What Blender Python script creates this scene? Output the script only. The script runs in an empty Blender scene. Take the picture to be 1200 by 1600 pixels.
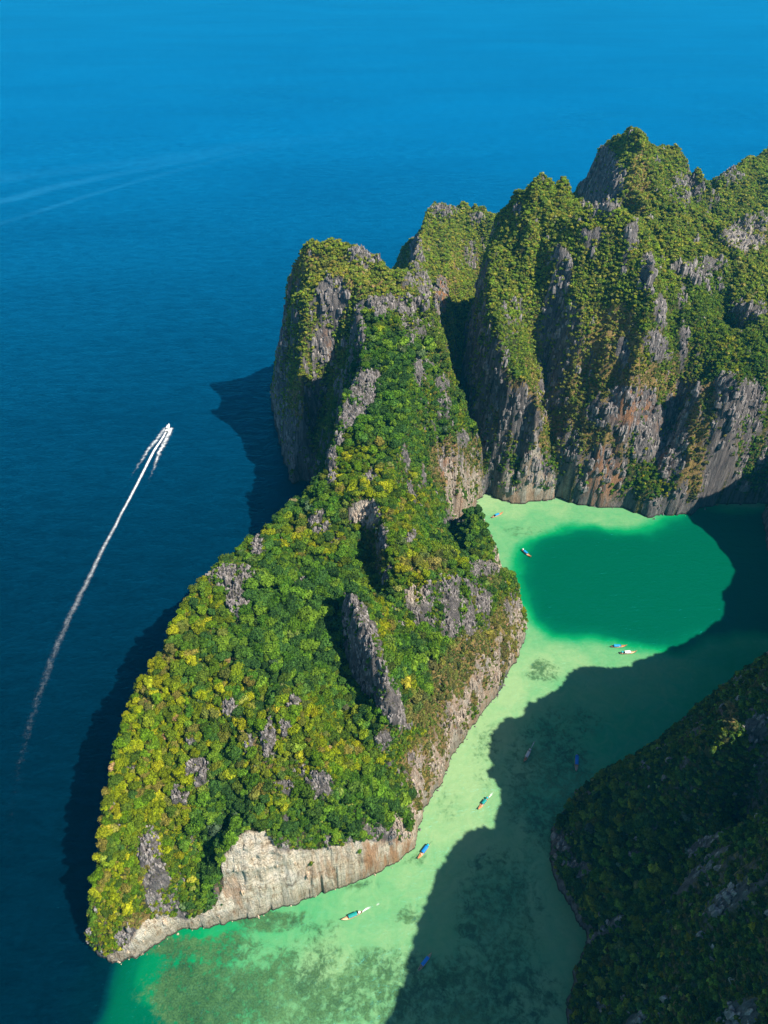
import bpy, bmesh, math, random
import numpy as np
from mathutils import Vector, Matrix

# ------------------------------------------------------------------ camera, light, exposure
scene = bpy.context.scene
COL = scene.collection
CAM_H, PITCH, FOC = 400.0, math.radians(41.0), 1110.0        # metres, downward pitch, focal length in px of the 1200x1600 photo
camd = bpy.data.cameras.new('camera')
cam = bpy.data.objects.new('camera', camd)
COL.objects.link(cam)
cam.location = (0, 0, CAM_H)
cam.rotation_euler = (math.radians(90) - PITCH, 0, 0)
camd.sensor_fit = 'VERTICAL'
camd.sensor_height = 36.0
camd.lens = 36.0 * FOC / 1600.0
camd.clip_start = 1.0
camd.clip_end = 90000.0
scene.camera = cam

SUN_ELEV = math.radians(52)
SHDIR = np.array((-0.87, 0.49)); SHDIR = SHDIR / np.linalg.norm(SHDIR)   # direction shadows fall on the water
SUN_VEC = Vector((-SHDIR[0] * math.cos(SUN_ELEV), -SHDIR[1] * math.cos(SUN_ELEV), math.sin(SUN_ELEV)))
world = bpy.data.worlds.new('World'); scene.world = world
world.use_nodes = True
wn = world.node_tree.nodes; wl = world.node_tree.links
bg = wn['Background']
sky = wn.new('ShaderNodeTexSky')
sky.sky_type = 'NISHITA'
sky.sun_disc = False
sky.sun_elevation = SUN_ELEV
sky.sun_rotation = math.atan2(SUN_VEC.x, SUN_VEC.y)
sky.air_density = 1.0; sky.dust_density = 0.1; sky.ozone_density = 4.0
bg.inputs['Strength'].default_value = 0.07
wl.new(sky.outputs[0], bg.inputs[0])
sund = bpy.data.lights.new('sun', 'SUN'); sun = bpy.data.objects.new('sun', sund); COL.objects.link(sun)
sund.energy = 5.0
sund.angle = math.radians(0.53)
sund.color = (1.0, 0.93, 0.80)
sun.rotation_euler = SUN_VEC.to_track_quat('Z', 'Y').to_euler()
sun.location = (300, -200, 800)
scene.view_settings.view_transform = 'Standard'
scene.view_settings.look = 'None'
scene.view_settings.exposure = 0.85
scene.view_settings.gamma = 1.0
scene.view_settings.use_curve_mapping = False
scene.cycles.max_bounces = 6
scene.cycles.diffuse_bounces = 3
scene.cycles.transparent_max_bounces = 12
scene.cycles.volume_bounces = 0

# ------------------------------------------------------------------ helpers
CP, SP = math.cos(PITCH), math.sin(PITCH)

def W(px, py, z=0.0):
    """world point at height z seen at photo pixel (px, py)"""
    v = (py - 800.0) / FOC
    dep = PITCH + math.atan(v)
    y = (CAM_H - z) / math.tan(dep)
    zc = y * CP + (CAM_H - z) * SP
    return ((px - 600.0) / FOC * zc, y, z)

def project(x, y, z):
    r = CAM_H - z
    zc = y * CP + r * SP
    zc = np.maximum(zc, 1.0)
    return 600 + FOC * x / zc, 800 + FOC * (r * CP - y * SP) / zc, zc

def smooth(a, b, x):
    t = np.clip((x - a) / (b - a), 0, 1)
    return t * t * (3 - 2 * t)

def _h(ix, iy, iz, seed):
    n = (ix * 374761393 + iy * 668265263 + iz * 2147483647 + seed * 144665) & 0xffffffff
    n = ((n ^ (n >> 13)) * 1274126177) & 0xffffffff
    n = ((n ^ (n >> 15)) * 2246822519) & 0xffffffff
    return ((n ^ (n >> 16)) & 0xffff) / 32767.5 - 1.0

def noise2(x, y, seed=0):
    x0 = np.floor(x).astype(np.int64); y0 = np.floor(y).astype(np.int64)
    fx = x - x0; fy = y - y0
    u = fx * fx * fx * (fx * (fx * 6 - 15) + 10); v = fy * fy * fy * (fy * (fy * 6 - 15) + 10)
    def g(i, j):
        a = _h(x0 + i, y0 + j, 0, seed) * math.pi
        return np.cos(a) * (fx - i) + np.sin(a) * (fy - j)
    return 1.5 * ((g(0, 0) * (1 - u) + g(1, 0) * u) * (1 - v) + (g(0, 1) * (1 - u) + g(1, 1) * u) * v)

def fbm2(x, y, octv, seed=0, gain=0.5, ridged=False):
    s = 0; a = 1.0; t = 0
    for o in range(octv):
        n = noise2(x, y, seed + o * 17)
        if ridged: n = 1 - 2 * np.abs(n)
        s = s + a * n; t += a
        a *= gain; x = x * 2.03 + 11.3; y = y * 2.03 + 7.7
    return s / t

def noise3(x, y, z, seed=0):
    x0 = np.floor(x).astype(np.int64); y0 = np.floor(y).astype(np.int64); z0 = np.floor(z).astype(np.int64)
    fx = x - x0; fy = y - y0; fz = z - z0
    u = fx * fx * (3 - 2 * fx); v = fy * fy * (3 - 2 * fy); w = fz * fz * (3 - 2 * fz)
    def g(i, j, k): return _h(x0 + i, y0 + j, z0 + k, seed)
    def pl(k):
        return (g(0, 0, k) * (1 - u) + g(1, 0, k) * u) * (1 - v) + (g(0, 1, k) * (1 - u) + g(1, 1, k) * u) * v
    return pl(0) * (1 - w) + pl(1) * w

# ------------------------------------------------------------------ the shape of the land
# coast of the long island (plan), given by photo pixels at sea level where the waterline shows
def Wp(lst): return [W(a, b, 0)[:2] for a, b in lst]
def off(lst, dx, dy): return [(W(a, b, c)[0] + dx, W(a, b, c)[1] + dy) for a, b, c in lst]

coast_lagoon = Wp([(172, 1509), (215, 1497), (250, 1472), (285, 1453), (330, 1448), (370, 1441), (430, 1422), (480, 1402), (530, 1386), (580, 1368),
                   (620, 1350), (645, 1325), (655, 1292), (663, 1262), (690, 1225), (705, 1185), (730, 1150), (750, 1115), (775, 1090), (790, 1060),
                   (808, 1025), (820, 1000), (822, 980), (817, 962), (800, 950), (786, 930), (784, 904)]) + [(W(a, b, c)[0] + 1.5, W(a, b, c)[1] + 1.5) for a, b, c in [(780, 875, 12), (772, 840, 24), (753, 806, 28), (732, 797, 28), (713, 806, 22)]] + Wp([(703, 827), (722, 822), (741, 796), (748, 780), (760, 772), (772, 776), (800, 788), (830, 785), (864, 781), (872, 776), (886, 782), (905, 790), (935, 791), (975, 795),
                   (1003, 800), (1010, 810), (1024, 812), (1034, 803), (1070, 806), (1092, 796), (1130, 788), (1200, 785)])
coast_right = [(322, 455), (315, 430), (308, 412), (322, 395), (335, 360), (345, 330), (325, 312), (290, 300), (262, 292), (243, 276)]
SIL = [(1200, 1030, 20), (1150, 1068, 20), (1090, 1104, 20), (1050, 1143, 19), (1000, 1175, 16), (930, 1213, 14), (900, 1243, 12), (872, 1292, 8)]
coast_hill = [(W(a, b, c)[0] - 2, W(a, b, c)[1] + 2) for a, b, c in SIL[1:]] + \
    Wp([(859, 1345), (866, 1372), (886, 1412), (914, 1458), (914, 1482), (893, 1520), (884, 1600)]) + [(84, 70), (90, 40), (84, 0), (100, -60), (300, -80), (640, -80), (640, 1300)]
west = [(143, 1455, 15), (150, 1400, 40), (158, 1340, 53), (165, 1290, 60), (172, 1240, 63), (182, 1195, 65), (197, 1125, 68), (213, 1090, 70), (250, 1030, 76), (280, 975, 80),
        (315, 915, 82), (350, 882, 80), (400, 850, 78), (440, 812, 75), (490, 775, 76)]
WX = [W(*p) for p in west]
coast_west = [(p[0] - 6 - 1 * (i > 0), p[1] - 2) for i, p in enumerate(WX)]
coast_cove = [(-60, 405), (-52, 430), (-50, 460), (-54, 485), (-62, 500), (-74, 503), (-84, 500)]
coast_massif = Wp([(447, 726), (436, 690), (430, 650), (424, 620), (428, 590)]) + [(-118, 700), (-80, 738), (-20, 760), (25, 800), (14, 860), (6, 920), (6, 955), (40, 1000), (150, 1040),
               (300, 1080), (450, 1150), (640, 1300)]
POLY = coast_lagoon + coast_right + coast_hill + list(reversed(coast_massif + [])) [0:0]
land = coast_lagoon + coast_right + coast_hill + list(reversed(coast_massif)) + list(reversed(coast_cove)) + list(reversed(coast_west))

RID = []          # ridge, brow and valley lines: lists of world points
def R(*pts): RID.append([W(*p) for p in pts])
def RW(*pts): RID.append([tuple(map(float, p)) for p in pts])
def foot(line, dx, dy, f, zmin=4.0):
    RID.append([(W(*p)[0] + dx, W(*p)[1] + dy, max(zmin, p[2] * f)) for p in line])
# headland
RID.append(WX)
R((143, 1455, 15), (170, 1480, 9), (215, 1470, 10), (250, 1450, 9), (300, 1430, 9), (338, 1418, 12))          # low cliff of the tip
R((338, 1418, 12), (345, 1370, 35), (362, 1325, 54), (383, 1302, 60), (412, 1300, 60), (432, 1325, 50), (470, 1332, 44), (520, 1322, 43), (570, 1312, 38), (620, 1310, 28), (642, 1285, 20))  # top of the white cliff
R((350, 1385, 26), (400, 1365, 34), (450, 1362, 30), (520, 1350, 28), (580, 1338, 24))
R((372, 1290, 48), (340, 1345, 32), (325, 1375, 22), (310, 1390, 20))                     # shaded gully left of it
R((200, 1420, 30), (230, 1360, 38), (260, 1300, 46), (275, 1230, 60), (305, 1200, 66))
R((290, 1400, 18), (300, 1340, 34), (330, 1280, 50), (370, 1240, 60))
R((420, 1260, 62), (470, 1270, 58), (520, 1240, 66), (505, 1200, 76), (470, 1130, 86), (455, 1100, 87), (420, 1140, 84), (390, 1180, 76))
R((560, 1250, 56), (600, 1230, 46), (640, 1210, 36), (655, 1240, 22))
R((300, 1110, 75), (360, 1100, 80), (400, 1060, 82), (430, 1020, 82))
R((540, 1200, 62), (545, 1140, 66), (535, 1090, 70), (515, 1040, 76), (500, 990, 80), (505, 940, 82))      # wooded hollow
R((546, 930, 106), (558, 965, 112), (571, 1000, 109), (591, 1050, 101), (608, 1090, 92), (622, 1125, 80), (632, 1170, 60))    # pinnacle ridge
R((530, 968, 76), (534, 1010, 73), (552, 1070, 66), (584, 1125, 60))
R((590, 960, 86), (615, 1010, 82), (640, 1070, 72), (665, 1130, 52), (670, 1170, 34))
R((670, 1030, 70), (700, 1080, 52), (715, 1120, 30))
R((760, 1030, 38), (740, 1070, 32))
R((632, 914, 98), (660, 912, 97), (700, 897, 93), (745, 903, 76), (780, 912, 52), (800, 909, 36), (815, 912, 27))      # brow above the grey face
R((630, 985, 74), (690, 1000, 68), (740, 1010, 52), (790, 1005, 24))
R((556, 845, 84), (578, 880, 76), (592, 925, 76), (590, 955, 80))
R((590, 850, 106), (606, 890, 103), (622, 915, 99))                  # shaded gully floor
R((597, 830, 110), (612, 870, 106), (630, 905, 101))
R((440, 880, 88), (400, 920, 86), (380, 960, 84))
R((540, 870, 88), (520, 900, 86), (480, 960, 84))
R((450, 835, 84), (500, 812, 96), (545, 792, 104), (590, 790, 108), (600, 820, 108))
BROW = [(612, 772, 100), (645, 806, 87), (690, 856, 66), (728, 892, 48)]
R(*BROW)
foot(BROW, 9, 15, .36)
# spine up to the massif
R((490, 775, 76), (507, 757, 88), (520, 735, 97), (530, 700, 108), (528, 670, 116), (545, 625, 130), (565, 590, 140), (572, 560, 146), (556, 502, 158), (580, 505, 160), (620, 520, 152))
foot([(515, 750, 90), (520, 735, 97), (530, 700, 108), (528, 670, 116), (545, 625, 130), (565, 590, 140), (572, 560, 146)], -24, -2, .35)
R((640, 560, 134), (650, 600, 124), (640, 660, 112), (620, 720, 104), (610, 760, 104))
R((690, 540, 135), (700, 590, 112), (722, 640, 88), (752, 690, 56), (762, 730, 30), (758, 760, 8))
R((700, 650, 96), (700, 700, 78), (705, 740, 54), (690, 770, 48))
R((690, 760, 42), (712, 753, 47), (735, 775, 36), (742, 790, 10))                 # little wooded knob
R((724, 820, 36), (742, 803, 39), (760, 830, 33), (770, 866, 23))
R((736, 880, 27), (752, 850, 35))                 # second knob
R((700, 838, 8), (708, 868, 12), (726, 905, 22))
# left massif
R((455, 432, 146), (462, 415, 156), (485, 396, 168), (510, 388, 174), (555, 402, 172), (600, 430, 162), (625, 447, 158), (650, 470, 150), (675, 495, 143), (692, 540, 134))
R((456, 470, 146), (485, 470, 150), (510, 452, 158), (560, 468, 152), (600, 470, 150), (640, 500, 142))
R((440, 560, 88), (428, 600, 30))
R((475, 560, 104), (470, 640, 70), (462, 700, 40), (468, 742, 10))
R((532, 530, 118), (520, 600, 78), (505, 660, 42), (490, 720, 12))
RW((-50, 620, 150), (-20, 660, 130), (20, 700, 100), (30, 760, 60))
# distant left peak
R((655, 480, 112), (648, 430, 112), (655, 380, 108), (672, 335, 114), (682, 326, 118), (705, 333, 114), (735, 331, 118), (752, 345, 112), (768, 366, 104), (775, 380, 95))
R((690, 440, 100), (705, 400, 100), (722, 370, 100))
R((692, 470, 112), (700, 500, 100), (700, 560, 70))
RW((30, 900, 60), (20, 940, 20))
# gorge floor
RW((86, 482, 3), (80, 500, 8), (73, 525, 16), (70, 560, 26), (72, 600, 36), (82, 660, 44), (98, 730, 52), (112, 800, 58))
# big mountain
R((800, 782, 3), (806, 740, 22), (830, 690, 60), (842, 650, 84), (822, 610, 104), (797, 577, 115), (775, 560, 121), (768, 500, 144), (760, 440, 150), (760, 400, 158), (778, 352, 174), (800, 320, 196), (825, 308, 206), (850, 300, 210), (880, 301, 205))
RW((174, 668, 160), (200, 690, 156), (212, 720, 150))
R((852, 700, 40), (860, 745, 18))
RW((100, 492, 108), (88, 492, 40))
R((872, 765, 8), (868, 740, 26), (852, 690, 42), (850, 612, 68), (842, 575, 88), (822, 520, 122), (815, 460, 149), (830, 425, 164))       # shaded gully
R((830, 345, 196), (836, 375, 182), (835, 395, 172))
R((890, 352, 172), (888, 335, 168))
R((800, 420, 158), (790, 480, 140), (802, 530, 128))
R((905, 775, 18), (900, 720, 42), (905, 650, 72), (920, 590, 100), (928, 540, 122), (910, 490, 146), (893, 440, 166), (874, 402, 180), (890, 375, 192), (905, 352, 203), (940, 343, 208), (985, 350, 206), (1010, 370, 198))
R((935, 770, 22), (940, 700, 56), (960, 640, 88), (985, 600, 112), (1000, 540, 136), (1010, 480, 158), (1015, 420, 182))
R((1005, 775, 22), (1034, 720, 26), (1038, 680, 44), (1046, 650, 62), (1058, 610, 92))             # shaded alcove
R((1022, 795, 10), (1025, 752, 28))
R((1065, 790, 18), (1072, 720, 50), (1080, 650, 84), (1090, 600, 108), (1120, 592, 114), (1150, 605, 114), (1185, 640, 106), (1215, 670, 98))
R((1140, 700, 62), (1180, 720, 50))
R((1140, 560, 96), (1125, 530, 108), (1120, 490, 124))                            # hollow
R((1090, 540, 126), (1080, 480, 142), (1080, 430, 156), (1050, 400, 172))
R((980, 211, 216), (965, 222, 208), (940, 250, 178), (922, 290, 150), (915, 335, 117))
R((985, 250, 204), (985, 300, 186), (974, 345, 168))
RW((213, 830, 110), (203, 780, 112), (196, 730, 122), (196, 690, 135))
R((1118, 330, 114), (1100, 350, 114), (1080, 345, 122), (1110, 370, 124))
R((980, 211, 216), (1000, 240, 210), (1003, 290, 190), (1020, 330, 178), (1060, 365, 166), (1100, 400, 157), (1135, 420, 150), (1170, 455, 142), (1210, 470, 138))
R((1010, 247, 196), (1040, 243, 190), (1070, 258, 184), (1090, 280, 172), (1112, 312, 156))
R((1060, 300, 150), (1080, 350, 140))
R((1160, 490, 136), (1190, 482, 136), (1215, 485, 134))
R((1180, 560, 120), (1200, 600, 108))
R((1112, 312, 156), (1120, 300, 156), (1150, 272, 160), (1178, 252, 162), (1215, 248, 164), (1300, 270, 160))
R((1120, 345, 140), (1150, 330, 142), (1215, 330, 142))
R((1150, 400, 118), (1200, 420, 112))
# ridge that shades the right of the lagoon
SHEDGE = [(1060, 790, 120), (1080, 810, 140), (1112, 838, 150), (1150, 890, 150), (1143, 906, 150), (1128, 926, 150), (1134, 952, 150), (1108, 982, 150), (1050, 1013, 150), (1000, 1030, 150), (985, 1042, 150),
          (940, 1041, 150), (900, 1042, 150), (884, 1064, 150), (868, 1082, 150), (800, 1112, 150), (772, 1140, 148), (764, 1165, 148), (776, 1200, 150), (782, 1250, 150), (765, 1272, 150), (735, 1300, 150), (700, 1332, 152),
          (672, 1385, 156), (662, 1430, 162), (643, 1470, 170), (633, 1530, 176), (592, 1600, 182), (530, 1720, 184)]
CREST = []
for px, py, h in SHEDGE:
    g = W(px, py, 0)
    k = h / math.tan(SUN_ELEV)
    CREST.append((g[0] - SHDIR[0] * k, g[1] - SHDIR[1] * k, float(h) - 5.5))
RID.append(CREST)
RID.append([(x + 7, y - 4, z + 3) for x, y, z in CREST])
RID.append([(x + 15, y - 8, z + 5) for x, y, z in CREST])
RW((420, 200, 160), (430, 400, 170), (480, 700, 140), (500, 1000, 100))
RW((250, 100, 165), (300, -60, 130))
R((1156, 1108, 140), (1148, 1130, 132), (1136, 1158, 118))
R((1110, 1150, 60), (1060, 1180, 40))
R((1180, 1110, 84), (1200, 1150, 90))
R((960, 1260, 26), (920, 1330, 16), (930, 1400, 20))
R((1060, 1340, 46), (1040, 1400, 50), (1000, 1480, 34), (960, 1570, 22))
R((1130, 1300, 58), (1180, 1400, 70), (1200, 1500, 88))

GX0, GX1, GY0, GY1, GS = -220.0, 640.0, -80.0, 1300.0, 2.5

def inside(poly, X, Y):
    c = np.zeros(X.shape, bool); n = len(poly)
    for i in range(n):
        x1, y1 = poly[i]; x2, y2 = poly[(i + 1) % n]
        if y1 == y2: continue
        m = ((y1 > Y) != (y2 > Y)) & (X < (x2 - x1) * (Y - y1) / (y2 - y1) + x1)
        c ^= m
    return c

def seg_dist(poly, X, Y, closed=True):
    d = np.full(X.shape, 1e9)
    n = len(poly)
    for i in range(n if closed else n - 1):
        x1, y1 = poly[i][:2]; x2, y2 = poly[(i + 1) % n][:2]
        dx, dy = x2 - x1, y2 - y1; L = dx * dx + dy * dy + 1e-9
        t = np.clip(((X - x1) * dx + (Y - y1) * dy) / L, 0, 1)
        d = np.minimum(d, np.hypot(X - x1 - t * dx, Y - y1 - t * dy))
    return d

def bilin(A, x, y, gs=None, x0=GX0, y0=GY0):
    gs = gs or GS
    u = np.clip((x - x0) / gs, 0, A.shape[1] - 1.001); v = np.clip((y - y0) / gs, 0, A.shape[0] - 1.001)
    i = u.astype(int); j = v.astype(int); fu = u - i; fv = v - j
    return (A[j, i] * (1 - fu) + A[j, i + 1] * fu) * (1 - fv) + (A[j + 1, i] * (1 - fu) + A[j + 1, i + 1] * fu) * fv

def solve():
    H = None
    for gs in (40.0, 20.0, 10.0, 5.0, GS):
        xs = np.arange(GX0, GX1 + .1, gs); ys = np.arange(GY0, GY1 + .1, gs)
        X, Y = np.meshgrid(xs, ys)
        ins = inside(land, X, Y)
        acc = np.zeros(X.shape); cnt = np.zeros(X.shape)
        for line in RID:
            for a, b in zip(line[:-1], line[1:]):
                n = max(2, int(math.hypot(b[0] - a[0], b[1] - a[1]) / (gs * .35)) + 1)
                for k in range(n + 1):
                    t = k / n
                    i = int(round((a[0] + (b[0] - a[0]) * t - GX0) / gs)); j = int(round((a[1] + (b[1] - a[1]) * t - GY0) / gs))
                    if 0 <= i < X.shape[1] and 0 <= j < X.shape[0]:
                        acc[j, i] += a[2] + (b[2] - a[2]) * t; cnt[j, i] += 1
        pin = cnt > 0
        pv = np.where(pin, acc / np.maximum(cnt, 1), 0)
        if H is None: H = np.zeros(X.shape)
        else: H = bilin(H, X, Y, pgs)
        pgs = gs
        H = np.where(pin, pv, H); H = np.where(ins | pin, H, 0.0)
        free = ins & ~pin
        free[0, :] = free[-1, :] = free[:, 0] = free[:, -1] = False
        for it in range(160 if gs > 5 else 90):
            P = np.pad(H, 1, mode='edge')
            A = (P[:-2, 1:-1] + P[2:, 1:-1] + P[1:-1, :-2] + P[1:-1, 2:]) * .25
            H = np.where(free, A, H)
    # soften pinned creases a little
    for it in range(2):
        P = np.pad(H, 1, mode='edge')
        H = np.where(H > 0.01, .5 * H + .125 * (P[:-2, 1:-1] + P[2:, 1:-1] + P[1:-1, :-2] + P[1:-1, 2:]), H)
    return H

HC = solve()
CD = None
def coast_field():
    xs = np.arange(GX0, GX1 + .1, GS); ys = np.arange(GY0, GY1 + .1, GS)
    X, Y = np.meshgrid(xs, ys)
    d = seg_dist(land, X, Y)
    return np.where(inside(land, X, Y), d, -d)
CD = coast_field()             # signed distance to the coast, positive on land

# ------------------------------------------------------------------ materials
def mat(name):
    m = bpy.data.materials.new(name); m.use_nodes = True
    nt = m.node_tree
    for n in list(nt.nodes): nt.nodes.remove(n)
    out = nt.nodes.new('ShaderNodeOutputMaterial')
    return m, nt, out

class NT:
    def __init__(s, nt): s.nt = nt
    def n(s, t, **kw):
        x = s.nt.nodes.new('ShaderNode' + t)
        for k, v in kw.items(): setattr(x, k, v)
        return x
    def l(s, a, b): s.nt.links.new(a, b)
    def attr(s, name, typ='GEOMETRY'):
        a = s.n('Attribute', attribute_name=name, attribute_type=typ); return a
    def put(s, v, sock):
        if isinstance(v, (int, float)): sock.default_value = v
        elif isinstance(v, tuple): sock.default_value = v if len(v) == 4 or sock.type == 'VECTOR' else v + (1.0,)
        else: s.l(v, sock)
    def math(s, op, a, b=0.0, c=0.0, clamp=False):
        m = s.n('Math', operation=op, use_clamp=clamp)
        s.put(a, m.inputs[0]); s.put(b, m.inputs[1]); s.put(c, m.inputs[2]); return m.outputs[0]
    def mix(s, f, a, b, typ='MIX'):
        m = s.n('Mix', data_type='RGBA', blend_type=typ)
        s.put(f, m.inputs[0]); s.put(a, m.inputs[6]); s.put(b, m.inputs[7]); return m.outputs[2]
    def mixf(s, f, a, b):
        m = s.n('Mix', data_type='FLOAT'); s.put(f, m.inputs[0]); s.put(a, m.inputs[2]); s.put(b, m.inputs[3]); return m.outputs[0]
    def noise(s, vec, scale, detail=4.0, rough=0.55, dist=0.0):
        x = s.n('TexNoise'); s.put(vec, x.inputs['Vector']); x.inputs['Scale'].default_value = scale
        x.inputs['Detail'].default_value = detail; x.inputs['Roughness'].default_value = rough; x.inputs['Distortion'].default_value = dist
        return x.outputs['Fac']
    def ramp(s, f, stops, interp='LINEAR'):
        r = s.n('ValToRGB'); r.color_ramp.interpolation = interp
        e = r.color_ramp.elements
        while len(e) < len(stops): e.new(0.5)
        for k, (p, c) in enumerate(stops):
            e[k].position = p; e[k].color = c if len(c) == 4 else c + (1.0,)
        s.put(f, r.inputs[0]); return r.outputs[0]
    def smooth(s, v, a, b):
        m = s.n('MapRange', interpolation_type='SMOOTHSTEP'); s.put(v, m.inputs[0]); m.inputs[1].default_value = a; m.inputs[2].default_value = b
        return m.outputs[0]
    def pos(s, scale=(1, 1, 1)):
        g = s.n('NewGeometry'); m = s.n('Mapping'); s.l(g.outputs['Position'], m.inputs[0]); m.inputs['Scale'].default_value = scale
        return m.outputs[0]
    def bump(s, h, dist, strength=1.0, normal=None):
        b = s.n('Bump'); b.inputs['Strength'].default_value = strength; b.inputs['Distance'].default_value = dist; s.put(h, b.inputs['Height'])
        if normal: s.l(normal, b.inputs['Normal'])
        return b.outputs[0]

def simple(name, col, rough=0.6, metal=0.0, noise=0.15, scale=3.0, spec=0.4):
    m, nt, out = mat(name); q = NT(nt)
    p = q.n('BsdfPrincipled'); p.inputs['Roughness'].default_value = rough; p.inputs['Metallic'].default_value = metal
    p.inputs['Specular IOR Level'].default_value = spec
    tc = q.n('TexCoord')
    f = q.noise(tc.outputs['Object'], scale, 5)
    q.l(q.mix(f, tuple(c * (1 - noise) for c in col), tuple(min(1, c * (1 + noise)) for c in col)), p.inputs['Base Color'])
    q.l(p.outputs[0], out.inputs[0]); return m

# --- limestone, scrub and dry grass
def make_land_material():
    m, nt, out = mat('limestone_and_scrub'); q = NT(nt)
    rock = q.attr('rock').outputs['Fac']; dry = q.attr('dry').outputs['Fac']; pale = q.attr('pale').outputs['Fac']; rust = q.attr('rust').outputs['Fac']
    g = q.n('NewGeometry'); sep = q.n('SeparateXYZ'); q.l(g.outputs['Position'], sep.inputs[0])
    z = sep.outputs[2]
    pv = q.pos((1, 1, 0.16)); pi = q.pos((1, 1, 1))
    st = q.noise(pv, 0.42, 6, 0.65, 0.6); st2 = q.noise(pv, 1.5, 5, 0.7, 0.3); big = q.noise(pi, 0.05, 4, 0.6); mid = q.noise(pi, 0.35, 5, 0.6)
    fine = q.noise(pi, 2.2, 5, 0.7)
    grey = q.ramp(st, [(0.28, (0.045, 0.045, 0.052)), (0.42, (0.14, 0.128, 0.13)), (0.56, (0.27, 0.245, 0.235)), (0.72, (0.40, 0.365, 0.345))])
    grey = q.mix(q.smooth(st2, 0.35, 0.75), q.mix(0.5, grey, (0.07, 0.065, 0.07), 'MIX'), grey)
    cream = q.ramp(q.math('ADD', q.math('MULTIPLY', st, 0.6), q.math('MULTIPLY', q.noise(q.pos((1, 1, 0.7)), 0.22, 5, 0.6, 0.8), 0.4)),
                   [(0.33, (0.24, 0.17, 0.11)), (0.40, (0.52, 0.40, 0.28)), (0.47, (0.80, 0.70, 0.54)), (0.60, (0.92, 0.85, 0.73))])
    cream = q.mix(q.math('MULTIPLY', q.smooth(fine, 0.5, 0.72), 0.55), cream, (0.2, 0.15, 0.11))
    cav = q.noise(q.pos((1, 1, 0.55)), 0.13, 5, 0.62, 0.8)  # cavities: dark colour stands in for shaded hollows in the cliff
    cream = q.mix(q.math('MULTIPLY', q.smooth(cav, 0.57, 0.68), 0.7), cream, q.mix(st2, (0.10, 0.08, 0.065), (0.30, 0.24, 0.19)))
    lay = q.noise(q.pos((0.06, 0.06, 0.5)), 1.0, 5, 0.65, 1.2)
    cream = q.mix(q.math('MULTIPLY', q.math('SUBTRACT', 1.0, q.smooth(q.math('ABSOLUTE', q.math('SUBTRACT', lay, 0.5)), 0.0, 0.03)), 0.7), cream, (0.10, 0.075, 0.05))
    low = q.math('SUBTRACT', 1.0, q.smooth(q.math('ADD', z, q.math('MULTIPLY', q.math('SUBTRACT', q.noise(pi, 0.09, 4, 0.6), 0.5), 26.0)), 4.0, 15.0))
    cream = q.mix(q.math('MULTIPLY', low, 0.5), cream, q.mix(st2, (0.12, 0.085, 0.055), (0.34, 0.25, 0.17)))
    orange = q.ramp(st2, [(0.3, (0.30, 0.13, 0.06)), (0.6, (0.55, 0.27, 0.12))])
    rk = q.mix(pale, grey, cream)
    rk = q.mix(q.math('MULTIPLY', rust, q.smooth(q.noise(pv, 0.18, 4, 0.6), 0.42, 0.58)), rk, orange)
    # algae-dark foot and a thin tide line
    wet = q.math('SUBTRACT', 1.0, q.smooth(q.math('ADD', z, q.math('MULTIPLY', mid, 2.0)), 1.6, 3.2))
    rk = q.mix(q.math('MULTIPLY', wet, 0.92), rk, (0.055, 0.045, 0.035))
    soil = q.ramp(mid, [(0.3, (0.020, 0.030, 0.010)), (0.5, (0.045, 0.062, 0.016)), (0.7, (0.10, 0.11, 0.03))])
    soil = q.mix(q.smooth(fine, 0.45, 0.7), soil, (0.11, 0.115, 0.035))
    straw = q.ramp(q.math('ADD', q.math('MULTIPLY', fine, 0.5), q.math('MULTIPLY', mid, 0.5)),
                   [(0.34, (0.06, 0.05, 0.018)), (0.45, (0.20, 0.14, 0.05)), (0.55, (0.36, 0.25, 0.09)), (0.7, (0.46, 0.38, 0.14))])
    veg = q.mix(q.smooth(q.math('ADD', dry, q.math('MULTIPLY', q.math('SUBTRACT', mid, 0.5), 1.3)), 0.25, 0.6), soil, straw)
    rf = q.smooth(q.math('ADD', rock, q.math('MULTIPLY', q.math('SUBTRACT', q.noise(pi, 0.5, 5, 0.65), 0.5), 1.1)), 0.35, 0.62)
    # moss and grass caught on ledges of the bare rock
    upz = q.n('SeparateXYZ'); q.l(g.outputs['Normal'], upz.inputs[0])
    moss = q.math('MULTIPLY', q.smooth(upz.outputs[2], 0.5, 0.8), q.math('MULTIPLY', q.smooth(q.noise(pi, 0.8, 4, 0.6), 0.47, 0.6), q.math('SUBTRACT', 1.0, q.math('MULTIPLY', pale, 0.7))))
    rk = q.mix(q.math('MULTIPLY', moss, 0.8), rk, (0.085, 0.09, 0.028))
    col = q.mix(rf, veg, rk)
    hz = q.mix(big, (0.82, 0.84, 0.9), (1.14, 1.1, 1.02))
    col = q.mix(1.0, col, hz, 'MULTIPLY')
    p = q.n('BsdfPrincipled'); p.inputs['Roughness'].default_value = 0.95; p.inputs['Specular IOR Level'].default_value = 0.15
    q.l(col, p.inputs['Base Color'])
    h = q.math('ADD', q.math('MULTIPLY', st, 1.0), q.math('ADD', q.math('MULTIPLY', st2, 0.45), q.math('MULTIPLY', fine, 0.35)))
    q.l(q.bump(h, 3.6, 1.0), p.inputs['Normal'])
    q.l(p.outputs[0], out.inputs[0]); return m

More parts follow.
